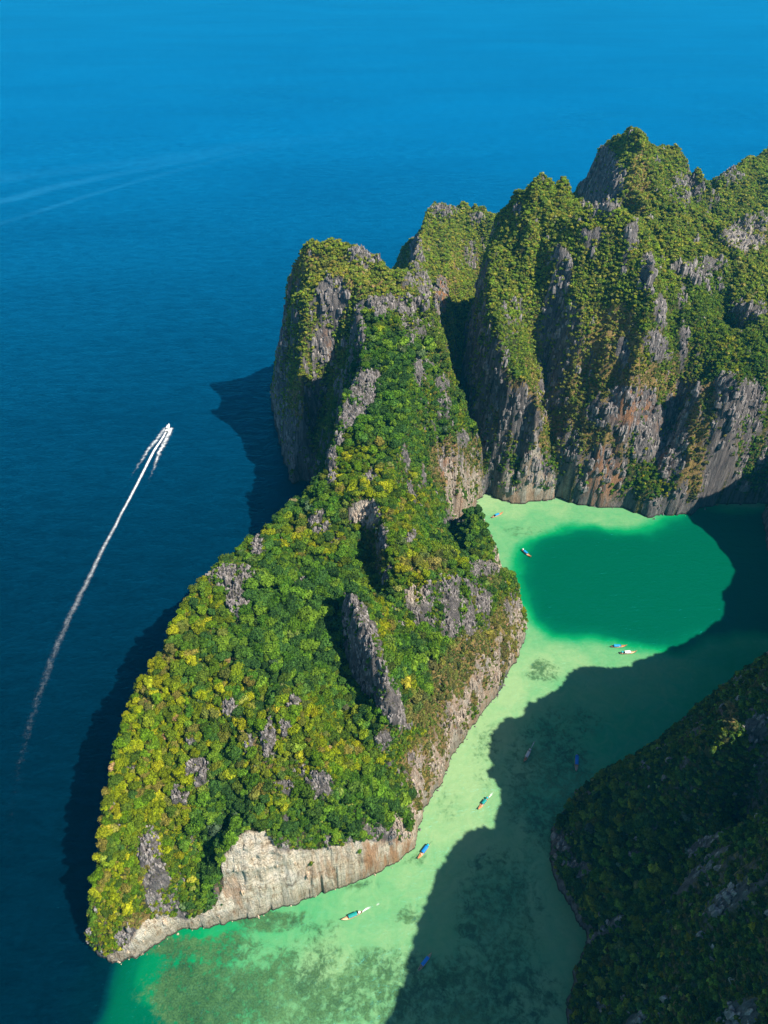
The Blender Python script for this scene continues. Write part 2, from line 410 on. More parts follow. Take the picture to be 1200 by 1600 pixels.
# --- foliage: one material, tinted per tree by the property "tint"
def make_leaf_material():
    m, nt, out = mat('foliage'); q = NT(nt)
    t = q.attr('tint', 'INSTANCER').outputs['Color']
    g = q.n('NewGeometry')
    f = q.noise(q.pos(), 1.3, 4, 0.6)
    ri = g.outputs['Random Per Island']
    c = q.mix(1.0, t, q.ramp(ri, [(0.0, (0.62, 0.66, 0.6)), (0.5, (1.0, 1.0, 1.0)), (1.0, (1.5, 1.42, 1.2))]), 'MULTIPLY')
    c = q.mix(1.0, c, q.ramp(f, [(0.3, (0.7, 0.74, 0.8)), (0.7, (1.3, 1.25, 1.1))]), 'MULTIPLY')
    d = q.n('BsdfDiffuse'); tr = q.n('BsdfTranslucent'); mx = q.n('MixShader'); mx.inputs[0].default_value = 0.22
    q.l(c, d.inputs[0]); q.l(q.mix(1.0, c, (1.2, 1.3, 0.5), 'MULTIPLY'), tr.inputs[0])
    q.l(d.outputs[0], mx.inputs[1]); q.l(tr.outputs[0], mx.inputs[2])
    q.l(mx.outputs[0], out.inputs[0]); return m

def quad_fit(pts):
    P = np.array([W(a, b, 0)[:2] for a, b in pts]); c = np.polyfit(P[:, 0], P[:, 1], 2); return (float(c[2]), float(c[1]), float(c[0]))
SLICKS = [(quad_fit([(0, 312), (200, 272), (400, 226), (720, 176)]), 38.0, .75), (quad_fit([(500, 215), (720, 178), (900, 150), (1030, 120)]), 66.0, .7), (quad_fit([(0, 350), (160, 300), (380, 240)]), 24.0, .45), (quad_fit([(820, 108), (1000, 132), (1200, 145)]), 90.0, .6)]

def make_sea_material():
    m, nt, out = mat('sea_water'); q = NT(nt)
    dp = q.attr('depth').outputs['Fac']; weed = q.attr('weed').outputs['Fac']
    pi = q.pos()
    n1 = q.noise(pi, 0.035, 4, 0.6, 0.5); n2 = q.noise(pi, 0.3, 5, 0.7, 0.4); n3 = q.noise(pi, 1.1, 4, 0.7)
    n4 = q.noise(pi, 0.11, 5, 0.65, 1.0)
    inshore = q.math('SUBTRACT', 1.0, q.smooth(dp, 0.45, 0.8))
    d = q.math('ADD', dp, q.math('MULTIPLY', q.math('MULTIPLY', q.math('SUBTRACT', n4, 0.5), 0.18), q.math('SUBTRACT', 1.0, q.smooth(dp, 0.25, 0.5))))
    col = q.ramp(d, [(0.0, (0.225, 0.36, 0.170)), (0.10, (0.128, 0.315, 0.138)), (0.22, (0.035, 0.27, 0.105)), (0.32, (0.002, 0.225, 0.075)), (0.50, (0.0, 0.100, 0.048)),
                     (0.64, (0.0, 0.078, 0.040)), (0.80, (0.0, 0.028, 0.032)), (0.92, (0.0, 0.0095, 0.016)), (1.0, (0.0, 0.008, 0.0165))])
    bright = q.mix(n2, (0.82, 0.86, 0.84), (1.15, 1.13, 1.12))
    col = q.mix(inshore, col, q.mix(1.0, col, bright, 'MULTIPLY'))
    w = q.math('ADD', q.math('MULTIPLY', n2, 0.6), q.math('MULTIPLY', n4, 0.4))
    wf = q.smooth(q.math('ADD', q.math('MULTIPLY', weed, 0.52), q.math('MULTIPLY', q.math('SUBTRACT', w, 0.5), 2.4)), 0.02, 0.48)
    wf = q.math('MULTIPLY', wf, q.math('MINIMUM', q.math('MULTIPLY', weed, 4.0), 1.0))
    weedc = q.ramp(q.math('ADD', q.math('ADD', q.math('MULTIPLY', n3, 0.6), q.math('MULTIPLY', n2, 0.4)), q.math('MULTIPLY', q.math('SUBTRACT', n1, .5), 0.6)), [(0.35, (0.018, 0.045, 0.020)), (0.5, (0.042, 0.100, 0.036)), (0.68, (0.085, 0.19, 0.07))])
    col = q.mix(q.math('MULTIPLY', wf, 0.93), col, weedc)
    spk = q.math('MULTIPLY', q.math('MULTIPLY', q.smooth(n3, 0.56, 0.72), 0.3), inshore)
    col = q.mix(spk, col, q.mix(0.6, col, (0.03, 0.13, 0.06)))
    # broad current lines on the open sea
    g = q.n('NewGeometry'); sp = q.n('SeparateXYZ'); q.l(g.outputs['Position'], sp.inputs[0])
    wob = q.noise(q.pos((0.004, 0.004, 0)), 1.0, 4, 0.6, 0.4)
    line = 0.0
    for (c0, c1, c2), wid, am in SLICKS:
        fy = q.math('ADD', q.math('MULTIPLY', sp.outputs[0], q.math('ADD', q.math('MULTIPLY', sp.outputs[0], c2), c1)), c0)
        dd = q.math('ABSOLUTE', q.math('ADD', q.math('SUBTRACT', sp.outputs[1], fy), q.math('MULTIPLY', q.math('SUBTRACT', wob, 0.5), wid * 3.0)))
        line = q.math('MAXIMUM', line, q.math('MULTIPLY', q.math('SUBTRACT', 1.0, q.smooth(dd, wid * .1, wid)), am))
    line = q.math('MULTIPLY', line, q.smooth(q.noise(q.pos((0.0012, 0.003, 0)), 1.0, 3, 0.6), 0.30, 0.52))
    line = q.math('MULTIPLY', line, q.smooth(dp, 0.9, 1.0))
    col = q.mix(q.math('MULTIPLY', q.smooth(sp.outputs[1], 2600.0, 6500.0), 0.75), col, (0.05, 0.17, 0.27))  # pale haze over the farthest water, painted into the colour
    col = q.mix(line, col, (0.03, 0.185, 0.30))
    col = q.mix(q.math('MULTIPLY', q.smooth(dp, 0.85, 1.0), q.smooth(sp.outputs[1], 60.0, 1900.0)), col, (0.0, 0.088, 0.225))  # brighter blue with distance: sky reflection and haze painted into the base colour
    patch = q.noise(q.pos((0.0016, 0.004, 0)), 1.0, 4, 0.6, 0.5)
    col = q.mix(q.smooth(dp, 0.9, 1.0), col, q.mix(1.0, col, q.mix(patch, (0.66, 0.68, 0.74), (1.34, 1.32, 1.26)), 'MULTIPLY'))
    wv = q.noise(q.pos((0.8, 1.5, 1)), 0.30, 5, 0.62, 0.3)
    sw = q.noise(q.pos((0.045, 0.11, 1)), 1.0, 5, 0.6, 0.5)
    hb = q.math('ADD', q.math('MULTIPLY', wv, 0.8), q.math('MULTIPLY', sw, 1.6))
    bn = q.bump(hb, 0.9, 0.9)
    bn2 = q.bump(wv, 0.35, 0.7)
    rip = q.math('ADD', q.math('MULTIPLY', wv, 0.55), q.math('MULTIPLY', sw, 0.45))
    col = q.mix(q.smooth(dp, 0.6, 0.95), col, q.mix(1.0, col, q.ramp(rip, [(0.36, (0.72, 0.74, 0.78)), (0.62, (1.28, 1.26, 1.22))]), 'MULTIPLY'))
    df = q.n('BsdfDiffuse'); gl = q.n('BsdfGlossy'); fr = q.n('Fresnel'); fr.inputs['IOR'].default_value = 1.333; mx = q.n('MixShader')
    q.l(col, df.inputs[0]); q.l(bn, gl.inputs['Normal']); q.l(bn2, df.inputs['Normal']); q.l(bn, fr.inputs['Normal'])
    gl.inputs['Color'].default_value = (0.04, 0.72, 1.0, 1); gl.inputs['Roughness'].default_value = 0.2
    rf_ = q.mixf(q.smooth(rip, 0.38, 0.62), 0.62, 1.38)
    wind = q.mixf(q.smooth(q.noise(q.pos((0.0022, 0.006, 0)), 1.0, 5, 0.6, 0.8), 0.35, 0.65), 0.86, 1.14)
    q.l(q.math('MULTIPLY', q.math('MULTIPLY', q.math('MINIMUM', fr.outputs[0], 0.26), rf_), wind), mx.inputs[0]); q.l(df.outputs[0], mx.inputs[1]); q.l(gl.outputs[0], mx.inputs[2])
    q.l(mx.outputs[0], out.inputs[0]); return m

def make_foam_material():
    m, nt, out = mat('sea_foam'); q = NT(nt)
    f = q.attr('foam').outputs['Fac']
    n = q.math('ADD', q.math('MULTIPLY', q.noise(q.pos(), 0.30, 5, 0.7, 0.5), 0.55), q.math('MULTIPLY', q.noise(q.pos(), 1.0, 4, 0.7), 0.45))
    a = q.smooth(q.math('ADD', q.math('MULTIPLY', n, 1.2), q.math('SUBTRACT', q.math('MULTIPLY', f, 1.05), 0.93)), -0.2, 0.6)
    a = q.math('MULTIPLY', a, q.math('MINIMUM', q.math('MULTIPLY', f, 1.25), 1.0))
    d = q.n('BsdfDiffuse'); d.inputs[0].default_value = (0.8, 0.82, 0.82, 1); t = q.n('BsdfTransparent'); mx = q.n('MixShader')
    q.l(a, mx.inputs[0]); q.l(t.outputs[0], mx.inputs[1]); q.l(d.outputs[0], mx.inputs[2]); q.l(mx.outputs[0], out.inputs[0])
    return m

def make_crag_material():
    m, nt, out = mat('bare_limestone'); q = NT(nt)
    pale = q.attr('pale', 'INSTANCER').outputs['Fac']
    g = q.n('NewGeometry'); ri = g.outputs['Random Per Island']
    pv = q.pos((1, 1, 0.2)); st = q.noise(pv, 0.9, 5, 0.65, 0.5)
    grey = q.ramp(st, [(0.28, (0.07, 0.068, 0.075)), (0.45, (0.19, 0.175, 0.175)), (0.6, (0.34, 0.315, 0.305)), (0.75, (0.48, 0.45, 0.43))])
    cream = q.ramp(st, [(0.3, (0.28, 0.20, 0.13)), (0.5, (0.56, 0.45, 0.33)), (0.7, (0.74, 0.64, 0.52))])
    col = q.mix(pale, grey, cream)
    col = q.mix(1.0, col, q.ramp(ri, [(0.0, (0.75, 0.73, 0.74)), (1.0, (1.2, 1.15, 1.12))]), 'MULTIPLY')
    col = q.mix(q.math('MULTIPLY', q.smooth(q.noise(q.pos(), 1.1, 4, 0.6), 0.52, 0.66), 0.6), col, (0.09, 0.10, 0.03))
    p = q.n('BsdfPrincipled'); p.inputs['Roughness'].default_value = 0.95; p.inputs['Specular IOR Level'].default_value = 0.15
    q.l(col, p.inputs['Base Color']); q.l(q.bump(st, 0.8, 0.8), p.inputs['Normal']); q.l(p.outputs[0], out.inputs[0]); return m
M_CRAG = make_crag_material()
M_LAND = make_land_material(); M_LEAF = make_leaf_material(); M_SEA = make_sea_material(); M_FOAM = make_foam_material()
M_BARK = simple('bark', (0.16, 0.12, 0.09), 0.9, noise=0.4)

# ------------------------------------------------------------------ mesh helpers
def make_mesh(name, verts, faces, mats, parent=None, attrs=None, smooth_=False, mi=None):
    me = bpy.data.meshes.new(name)
    V = np.asarray(verts, dtype=np.float32).reshape(-1, 3)
    me.vertices.add(len(V)); me.vertices.foreach_set('co', V.ravel())
    if isinstance(faces, np.ndarray):
        k = faces.shape[1]
        me.loops.add(len(faces) * k); me.loops.foreach_set('vertex_index', faces.ravel().astype(np.int32))
        me.polygons.add(len(faces)); me.polygons.foreach_set('loop_start', np.arange(len(faces), dtype=np.int32) * k)
    else:
        ls = np.cumsum([0] + [len(f) for f in faces[:-1]]).astype(np.int32)
        fl = np.concatenate([np.asarray(f) for f in faces]).astype(np.int32)
        me.loops.add(len(fl)); me.loops.foreach_set('vertex_index', fl)
        me.polygons.add(len(faces)); me.polygons.foreach_set('loop_start', ls)
    for m in (mats if isinstance(mats, (list, tuple)) else [mats]): me.materials.append(m)
    me.update(calc_edges=True); me.validate()
    if smooth_: me.polygons.foreach_set('use_smooth', np.ones(len(me.polygons), dtype=bool))
    if mi is not None: me.polygons.foreach_set('material_index', np.asarray(mi, dtype=np.int32))
    for k, a in (attrs or {}).items():
        if np.ndim(a) == 1:
            at = me.attributes.new(k, 'FLOAT', 'POINT'); at.data.foreach_set('value', np.asarray(a, dtype=np.float32))
        else:
            at = me.attributes.new(k, 'FLOAT_VECTOR', 'POINT'); at.data.foreach_set('vector', np.asarray(a, dtype=np.float32).ravel())
    o = bpy.data.objects.new(name, me); COL.objects.link(o)
    if parent: o.parent = parent
    return o

def tag(o, label=None, cat=None, group=None, kind=None):
    if label: o['label'] = label
    if cat: o['category'] = cat
    if group: o['group'] = group
    if kind: o['kind'] = kind
    return o

# ------------------------------------------------------------------ where rock, dry grass and pale stone lie on the land
def blobs(lst, px, py):
    r = np.zeros(px.shape)
    for b in lst:
        cx, cy, rx, ry = b[:4]; s = b[4] if len(b) > 4 else 1.0; rot = math.radians(b[5]) if len(b) > 5 else 0.0
        dx = px - cx; dy = py - cy
        u = (dx * math.cos(rot) + dy * math.sin(rot)) / rx; v = (-dx * math.sin(rot) + dy * math.cos(rot)) / ry
        r = np.maximum(r, s * (1 - smooth(0.55, 1.35, np.sqrt(u * u + v * v))))
    return r

PALE_POLY = [(165, 1515), (160, 1494), (196, 1482), (225, 1440), (262, 1428), (292, 1438), (336, 1416), (350, 1385), (346, 1345), (368, 1308), (388, 1296), (415, 1299), (436, 1328),
             (500, 1326), (570, 1312), (622, 1318), (640, 1306), (652, 1268), (668, 1262), (668, 1300), (655, 1345), (540, 1405), (400, 1450), (280, 1475), (215, 1510)]
PIN_POLY = [(540, 930), (556, 932), (575, 962), (588, 990), (602, 1040), (624, 1080), (634, 1130), (617, 1135), (590, 1105), (562, 1075), (542, 1045), (534, 985)]
FACE_POLY = [(630, 918), (660, 914), (700, 900), (745, 907), (768, 930), (762, 985), (735, 995), (690, 1000), (655, 975), (635, 950)]
SPINE_POLY = [(560, 578), (598, 582), (594, 615), (574, 655), (545, 680), (522, 715), (526, 668), (540, 630)]
ROCKS = [(365, 905, 40, 22), (372, 942, 20, 32), (405, 858, 13, 20), (500, 820, 18, 20), (570, 806, 28, 24), (360, 1110, 16, 14), (421, 1160, 13, 36), (446, 1140, 12, 16), (460, 1105, 14, 11),
         (500, 1228, 24, 24), (470, 1205, 12, 14, .8), (445, 1232, 20, 14, .8), (312, 1208, 24, 26), (282, 1245, 15, 18), (236, 1330, 20, 40, .9), (245, 1372, 26, 30, .9), (300, 1160, 10, 9, .7),
         (600, 1160, 14, 18, .8), (612, 1200, 10, 14, .6), (250, 1410, 24, 22, .9), (205, 1465, 30, 16, .8),
         (655, 590, 14, 22, .7), (560, 520, 12, 34), (520, 725, 8, 24), (520, 755, 10, 10), (690, 605, 14, 16, .8), (693, 640, 12, 24, .8), (722, 690, 12, 14, .8), (660, 575, 20, 10, .7),
         (695, 730, 14, 22, .8), (640, 845, 10, 14, .8), (597, 845, 12, 22, .9), (756, 893, 26, 13), (776, 872, 8, 26, .8), (708, 818, 18, 9), (800, 955, 18, 30, .7),
         (518, 470, 26, 40), (508, 545, 18, 32), (530, 600, 12, 30, .6), (610, 482, 56, 16), (650, 510, 30, 40, .6), (590, 408, 34, 9, .9), (560, 402, 20, 7), (640, 445, 14, 14, .8), (440, 520, 12, 60, .9), (450, 700, 24, 60, .9), (472, 740, 16, 20),
         (688, 465, 13, 34), (660, 460, 14, 40, .9), (650, 400, 12, 40, .8), (690, 335, 24, 10, .9), (745, 345, 14, 12, .8), (735, 400, 12, 30, .6),
         (985, 378, 13, 28), (1010, 432, 13, 36), (1062, 425, 22, 12), (1110, 420, 26, 14), (1092, 440, 18, 10), (930, 370, 20, 10, .8), (1030, 490, 10, 28), (1025, 545, 20, 30, .9, -40), (1066, 540, 8, 40, .8), (1065, 470, 8, 30, .7),
         (985, 650, 50, 46), (1010, 690, 30, 40), (940, 740, 34, 46, .9), (930, 650, 20, 30, .6), (1045, 690, 30, 70), (1155, 625, 44, 28), (1130, 600, 20, 12), (1150, 660, 50, 40, .7), (1080, 620, 20, 30, .6),
         (938, 290, 40, 62), (880, 430, 14, 36), (870, 400, 14, 14, .8), (1160, 375, 40, 26, .9), (1185, 352, 30, 20, .7), (1070, 300, 34, 30, .7), (1165, 488, 34, 10), (838, 750, 30, 36), (1025, 790, 16, 22, .9), (1140, 280, 30, 14, .6), (1175, 500, 20, 14, .6),
         (890, 520, 24, 60, .55), (800, 500, 26, 40, .5), (780, 560, 20, 50, .5), (860, 600, 30, 70, .6), (890, 700, 24, 50, .6), (1195, 840, 16, 50),
         (1170, 1060, 24, 20, .8), (1080, 1140, 26, 26, .7), (890, 1290, 12, 20, .8), (1028, 1410, 12, 40, .6), (1040, 1350, 8, 12, .8), (895, 1440, 16, 40, .8)]
DRYS = [(715, 1060, 50, 46), (745, 1020, 50, 40, .9), (700, 1150, 34, 60, .9), (665, 1200, 34, 50, .8), (655, 1110, 24, 24, 1), (790, 1000, 30, 60, .9), (670, 1260, 20, 40, .8), (640, 1270, 30, 30, .4),
        (655, 885, 40, 18, .8), (690, 880, 20, 20, .6), (560, 800, 34, 24, .6), (700, 725, 34, 40, .8), (740, 720, 18, 40, .5), (485, 415, 40, 20, .9), (540, 420, 40, 20, .6), (600, 450, 60, 18, .5), (470, 640, 24, 44, .7),
        (960, 540, 44, 62, .9), (940, 690, 40, 60, .9), (980, 620, 50, 40, .7), (1085, 740, 24, 50, .7), (1080, 620, 40, 30, .5), (1000, 290, 22, 60, .8), (990, 600, 60, 30, .6), (1100, 660, 60, 60, .5), (1190, 380, 30, 30, .6),
        (232, 1100, 14, 20, .8), (265, 1030, 20, 18, .8), (290, 990, 16, 12, .6), (240, 1360, 30, 40, .5), (225, 1450, 30, 24, .8), (430, 1190, 50, 60, .45), (320, 1220, 30, 30, .5), (770, 900, 20, 20, .6), (1140, 1120, 16, 20, .9), (800, 640, 40, 60, .5), (870, 620, 60, 100, .55),
        (660, 560, 60, 30, .3), (690, 400, 60, 50, .35), (840, 370, 60, 40, .25), (380, 900, 50, 40, .4), (1160, 420, 60, 60, .35), (600, 860, 40, 40, .35)]
RUSTS = [(688, 465, 14, 34), (985, 640, 34, 40, .8), (945, 735, 34, 50, .7), (520, 1360, 50, 26, .45), (580, 1335, 50, 24, .75), (625, 1325, 24, 20, .8), (360, 1400, 30, 30, .5), (700, 740, 16, 24, .8), (516, 545, 14, 20, .4), (1035, 700, 14, 60, .5), (460, 440, 12, 20, .8), (620, 640, 1, 1)]

def land_masks(X, Y, Z, slope, cd):
    px, py, zc = project(X, Y, Z)
    n = fbm2(X / 9, Y / 9, 3, 71)
    rock = smooth(73, 84, slope + 8 * n) * 0.75
    pn = fbm2((X + .6 * Z) / 17, (Y - .3 * Z) / 17, 4, 88, gain=.6)
    rock = np.maximum(rock, smooth(.16, .42, pn) * smooth(50, 66, slope) * smooth(300, 420, Y + 1.2 * (X > 100) * 200) * .9)
    bl = blobs(ROCKS, px, py)
    rock = np.maximum(rock, np.clip(bl * (1 + .9 * fbm2(X / 6, Y / 6, 3, 73)), 0, 1))
    pale = inside(PALE_POLY, px, py) & (Y < 215) & (X < 60)
    pale = np.where(pale, 1.0, 0.0)
    for P in (PIN_POLY, FACE_POLY, SPINE_POLY):
        k_ = .45 if P is FACE_POLY else .16
        rock = np.maximum(rock, np.where(inside(P, px, py) & (Y < 480), np.clip((.18 if P is not FACE_POLY else 0) + 0.74 + 0.75 * n + k_ * fbm2(X / 5, Y / 5, 3, 74), 0, 1), 0))
    rim = (1 - smooth(3, 13, cd)) * (X < 60) * (Y < 400) * smooth(-.05, .25, fbm2(X / 9, Y / 9, 3, 99)) * .9
    crest = smooth(.34, .52, fbm2(X / 20, Y / 20, 3, 98)) * (Y < 420) * .8
    rock = np.maximum(np.maximum(rock, crest), np.maximum(rim, pale))
    rock = np.where((X > 75) & (Y < 292), np.maximum(rock * .62, smooth(.12, .4, fbm2(X / 15, Y / 15, 3, 89)) * .8), rock)
    rock = np.maximum(rock, (1 - smooth(2.5, 9, Z + 3 * n)))
    dry = blobs(DRYS, px, py) + 0.2 * fbm2(X / 30, Y / 30, 3, 77) + .28 * smooth(58, 74, slope)
    rust = blobs(RUSTS, px, py)
    pale = np.maximum(pale, 0.65 * blobs([(570, 806, 22, 20), (1165, 375, 34, 24), (648, 930, 16, 18), (690, 1010, 10, 10)], px, py))
    shore = (1 - smooth(5, 15, cd + 4 * n)) * (X > 5) * (Y < 480) * (Y > 165) * (px > 600) * (X < 160) * (1 - (X > 75) * (Y < 292))
    rock = np.maximum(rock, shore * smooth(-.25, .1, fbm2(X / 7, Y / 7, 3, 119)) * .85)
    pale = np.maximum(pale, .5 * shore); rust = np.maximum(rust, .35 * shore)
    return rock, np.clip(dry, 0, 1), pale, rust

def height(X, Y):
    """height of the land at plan points, with the relief of the rock"""
    far = smooth(330, 520, Y)
    wa = 2.2 + 2.6 * far
    wx = X + wa * fbm2(X / 14, Y / 14, 3, 5) + 1.0 * fbm2(X / 4, Y / 4, 2, 6); wy = Y + wa * fbm2(X / 14, Y / 14, 3, 9) + 1.0 * fbm2(X / 4, Y / 4, 2, 8)
    H = bilin(HC, wx, wy); cd = bilin(CD, wx, wy)
    m = smooth(3, 16, cd)
    Z = H + np.clip(cd * 2.5, 0, 5)
    cr = seg_dist(CREST, X, Y, closed=False) if X.min() > 50 and Y.max() < 320 else 99.0
    m = m * smooth(4, 22, cr)
    Z = Z + m * (3.4 + 3.6 * far) * fbm2(X / 17, Y / 17, 3, 3, ridged=True) + m * (2.0 + 5 * far) * fbm2(X / 34, Y / 34, 2, 31) + smooth(8, 40, cd) * far * 7 * (X > 60) * (fbm2(X / 30 + .3 * fbm2(X / 40, Y / 40, 2, 62), Y / 85, 2, 61, ridged=True) - .42)
    return Z, cd

def make_land(name, x0, x1, y0, y1, s, region, label):
    xs = np.arange(x0, x1 + s * .5, s); ys = np.arange(y0, y1 + s * .5, s)
    X, Y = np.meshgrid(xs, ys)
    Z, cd = height(X, Y)
    gy, gx = np.gradient(Z, s)
    slope = np.degrees(np.arctan(np.hypot(gx, gy)))
    rock, dry, pale, rust = land_masks(X, Y, Z, slope, cd)
    px_, py_, _z = project(X, Y, Z)
    Z = Z + smooth(2, 12, cd) * 3.2 * blobs(ROCKS, px_, py_) * (1 - pale)
    # fluted, spiky karst on the bare rock
    sharp = np.clip(rock, 0, 1) * smooth(1, 8, cd)
    fl = fbm2(X / 5.5, Y / 5.5, 3, 41, ridged=True, gain=.65)
    Z = Z + sharp * (1 - .55 * pale) * (3.2 + 2.2 * smooth(400, 600, Y)) * fl
    nx, ny, nz = -gx, -gy, np.ones_like(gx); L = np.sqrt(nx * nx + ny * ny + 1); nx /= L; ny /= L; nz /= L
    strata = noise3(X / 26, Y / 26, Z / 3.6, 95)
    d3 = (1 - 2 * np.abs(noise3(X / 6, Y / 6, Z / 16, 91))) * 2.4 + (1 - 2 * np.abs(noise3(X / 2.6, Y / 2.6, Z / 7, 92))) * 1.2 - 1.2
    d3 = d3 * (1 - .75 * pale) + pale * (2.0 * strata + 2.4 * noise3(X / 14, Y / 14, Z / 11, 97) + 1.5 * (1 - 2 * np.abs(noise3(X / 7, Y / 7, Z / 12, 96))))
    land_ = cd > 0
    amp = np.where(land_, sharp, 0)
    VX = X + nx * d3 * amp; VY = Y + ny * d3 * amp; VZ = Z + nz * d3 * amp * .6
    # sea notch: the foot of the cliff is cut back
    notch = np.where(land_, 1 - smooth(0.6, 3.2, VZ), 0) * 1.2
    VX = VX - nx * notch; VY = VY - ny * notch
    VZ = np.where(land_, VZ, -3.0)
    reg = region(X, Y)
    # one row beyond the seam lies a little lower
    P = np.pad(reg, 1, mode='edge')
    grow = P[:-2, 1:-1] | P[2:, 1:-1] | P[1:-1, :-2] | P[1:-1, 2:] | reg
    VZ = np.where(grow & ~reg, VZ - 0.8, VZ)
    n, m = len(xs), len(ys)
    idx = np.arange(n * m).reshape(m, n)
    q4 = np.stack([idx[:-1, :-1], idx[:-1, 1:], idx[1:, 1:], idx[1:, :-1]], -1).reshape(-1, 4)
    keep = grow.ravel()[q4].all(1) & (VZ.ravel()[q4] > -2.9).any(1)
    q4 = q4[keep]
    used = np.zeros(n * m, bool); used[q4.ravel()] = True
    remap = np.cumsum(used) - 1
    V = np.stack([VX.ravel(), VY.ravel(), VZ.ravel()], 1)[used]
    o = make_mesh(name, V, remap[q4], M_LAND, attrs={'rock': np.clip(rock, 0, 1).ravel()[used], 'dry': dry.ravel()[used], 'pale': pale.ravel()[used], 'rust': rust.ravel()[used]}, smooth_=True)
    tag(o, label, None, None, 'structure')
    return o, dict(x0=x0, y0=y0, s=s, Z=VZ, slope=slope, rock=rock, dry=dry, pale=pale, cd=cd, reg=reg & land_)

def region_hill(X, Y): return (Y < 292) & (X > 75 + np.clip(Y - 160, 0, 200) * 0.75)
def region_head(X, Y): return (Y < 505) & (X < 95) & ~region_hill(X, Y) | ((Y < 440) & (X < 150) & ~region_hill(X, Y))
def region_massif(X, Y): return (Y >= 505) & (X < 75)
def region_mountain(X, Y): return ~region_hill(X, Y) & ~region_head(X, Y) & ~region_massif(X, Y)
LANDS = []
LANDS.append(make_land('headland', -190, 152, 95, 508, 0.5, region_head, 'long wooded limestone headland with a pale cliff at its foot'))
LANDS.append(make_land('massif', -150, 78, 500, 1070, 1.5, region_massif, 'steep grey limestone massif rising from the open sea'))
LANDS.append(make_land('mountain', 60, 560, 285, 1250, 1.7, region_mountain, 'tall green limestone mountain behind the lagoon'))
LANDS.append(make_land('hillside', 70, 420, -60, 296, 1.3, region_hill, 'dark wooded hillside in the shade beside the lagoon'))

# ------------------------------------------------------------------ the sea
def ax(fine0, fine1, step, lo, hi):
    a = list(np.arange(fine0, fine1 + .1, step)); s = step; v = a[-1]
    while v < hi: s *= 1.22; v += s; a.append(v)
    s = step; v = a[0]
    while v > lo: s *= 1.22; v -= s; a.insert(0, v)
    return np.array(a)
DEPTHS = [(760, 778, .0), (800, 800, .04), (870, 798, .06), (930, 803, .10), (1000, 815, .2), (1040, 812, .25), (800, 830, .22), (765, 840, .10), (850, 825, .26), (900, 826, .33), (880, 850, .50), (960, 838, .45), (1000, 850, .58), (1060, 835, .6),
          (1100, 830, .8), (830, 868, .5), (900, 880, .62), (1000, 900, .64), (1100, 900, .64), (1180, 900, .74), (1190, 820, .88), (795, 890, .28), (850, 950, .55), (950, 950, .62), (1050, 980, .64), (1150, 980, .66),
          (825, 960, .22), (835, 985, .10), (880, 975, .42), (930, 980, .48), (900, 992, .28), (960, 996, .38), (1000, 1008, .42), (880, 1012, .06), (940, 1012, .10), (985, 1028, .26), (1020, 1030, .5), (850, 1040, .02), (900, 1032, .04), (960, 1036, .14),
          (800, 1080, .0), (850, 1085, .08), (900, 1080, .16), (900, 1110, .2), (1000, 1090, .26), (1100, 1060, .36), (1180, 1010, .5), (1200, 1020, .4), (760, 1150, .0), (800, 1200, .07), (870, 1150, .18), (950, 1150, .22), (900, 1200, .18), (720, 1220, 0), (740, 1290, .02),
          (780, 1300, .08), (850, 1250, .18), (690, 1290, .02), (700, 1350, .08), (780, 1400, .14), (850, 1420, .08), (650, 1360, .07), (600, 1400, .10), (560, 1450, .10), (480, 1440, .16), (510, 1500, .05), (620, 1480, .08),
          (700, 1500, .12), (800, 1500, .12), (860, 1560, .08), (600, 1580, .10), (450, 1580, .12), (400, 1500, .16), (330, 1480, .30), (280, 1480, .38), (380, 1560, .2), (300, 1540, .28), (250, 1500, .42), (218, 1530, .42), (240, 1556, .38),
          (200, 1560, .55), (188, 1532, .62), (225, 1592, .55), (150, 1560, .85), (165, 1530, .85), (100, 1500, 1), (60, 1600, 1), (260, 1700, .5), (120, 1700, 1), (450, 1700, .2), (600, 1750, .2), (850, 1700, .2),
          (130, 1450, 1), (135, 1400, 1), (120, 1300, 1), (150, 1200, 1), (185, 1090, 1), (240, 980, 1), (330, 860, 1), (400, 800, 1), (440, 790, 1), (470, 770, 1), (420, 700, 1), (400, 600, 1), (300, 700, 1), (0, 1400, 1), (0, 900, 1), (0, 400, 1), (600, 380, 1), (1000, 100, 1)]
WEEDS = [(600, 1545, 110, 62, .62), (450, 1560, 110, 70, .75), (320, 1555, 90, 64, 1.0), (290, 1482, 56, 20, .9), (420, 1438, 60, 12, 1.), (360, 1478, 50, 20, .75), (500, 1452, 40, 14, .4), (638, 1432, 16, 14, .8), (845, 1040, 14, 10, .85),
         (850, 1050, 30, 14, .5), (560, 1388, 44, 6, .8), (860, 1230, 70, 110, .5), (780, 1430, 70, 110, .45), (720, 1560, 90, 70, .6), (820, 1560, 60, 60, .5), (890, 1130, 60, 30, .3), (905, 1250, 20, 60, .3), (650, 1340, 20, 14, .4), (760, 1180, 24, 60, .25), (700, 1260, 20, 30, .2), (470, 1500, 80, 30, .45), (820, 830, 40, 10, .2)]
xs = ax(-240, 430, 4.0, -30000, 30000); ys = ax(60, 560, 4.0, -3000, 45000)
X, Y = np.meshgrid(xs, ys)
num = np.zeros(X.shape); den = np.zeros(X.shape)
for px, py, d in DEPTHS:
    a, b, _ = W(px, py, 0)
    w = 1.0 / (((X - a) ** 2 + (Y - b) ** 2) + 12.0) ** 2
    num += w * d; den += w
depth = num / den
cdw = bilin(CD, X, Y)
near = (X > GX0) & (X < GX1) & (Y > GY0) & (Y < GY1)
px, py, _ = project(X, Y, np.zeros(X.shape))
depth = np.where(~near, 1.0, depth)
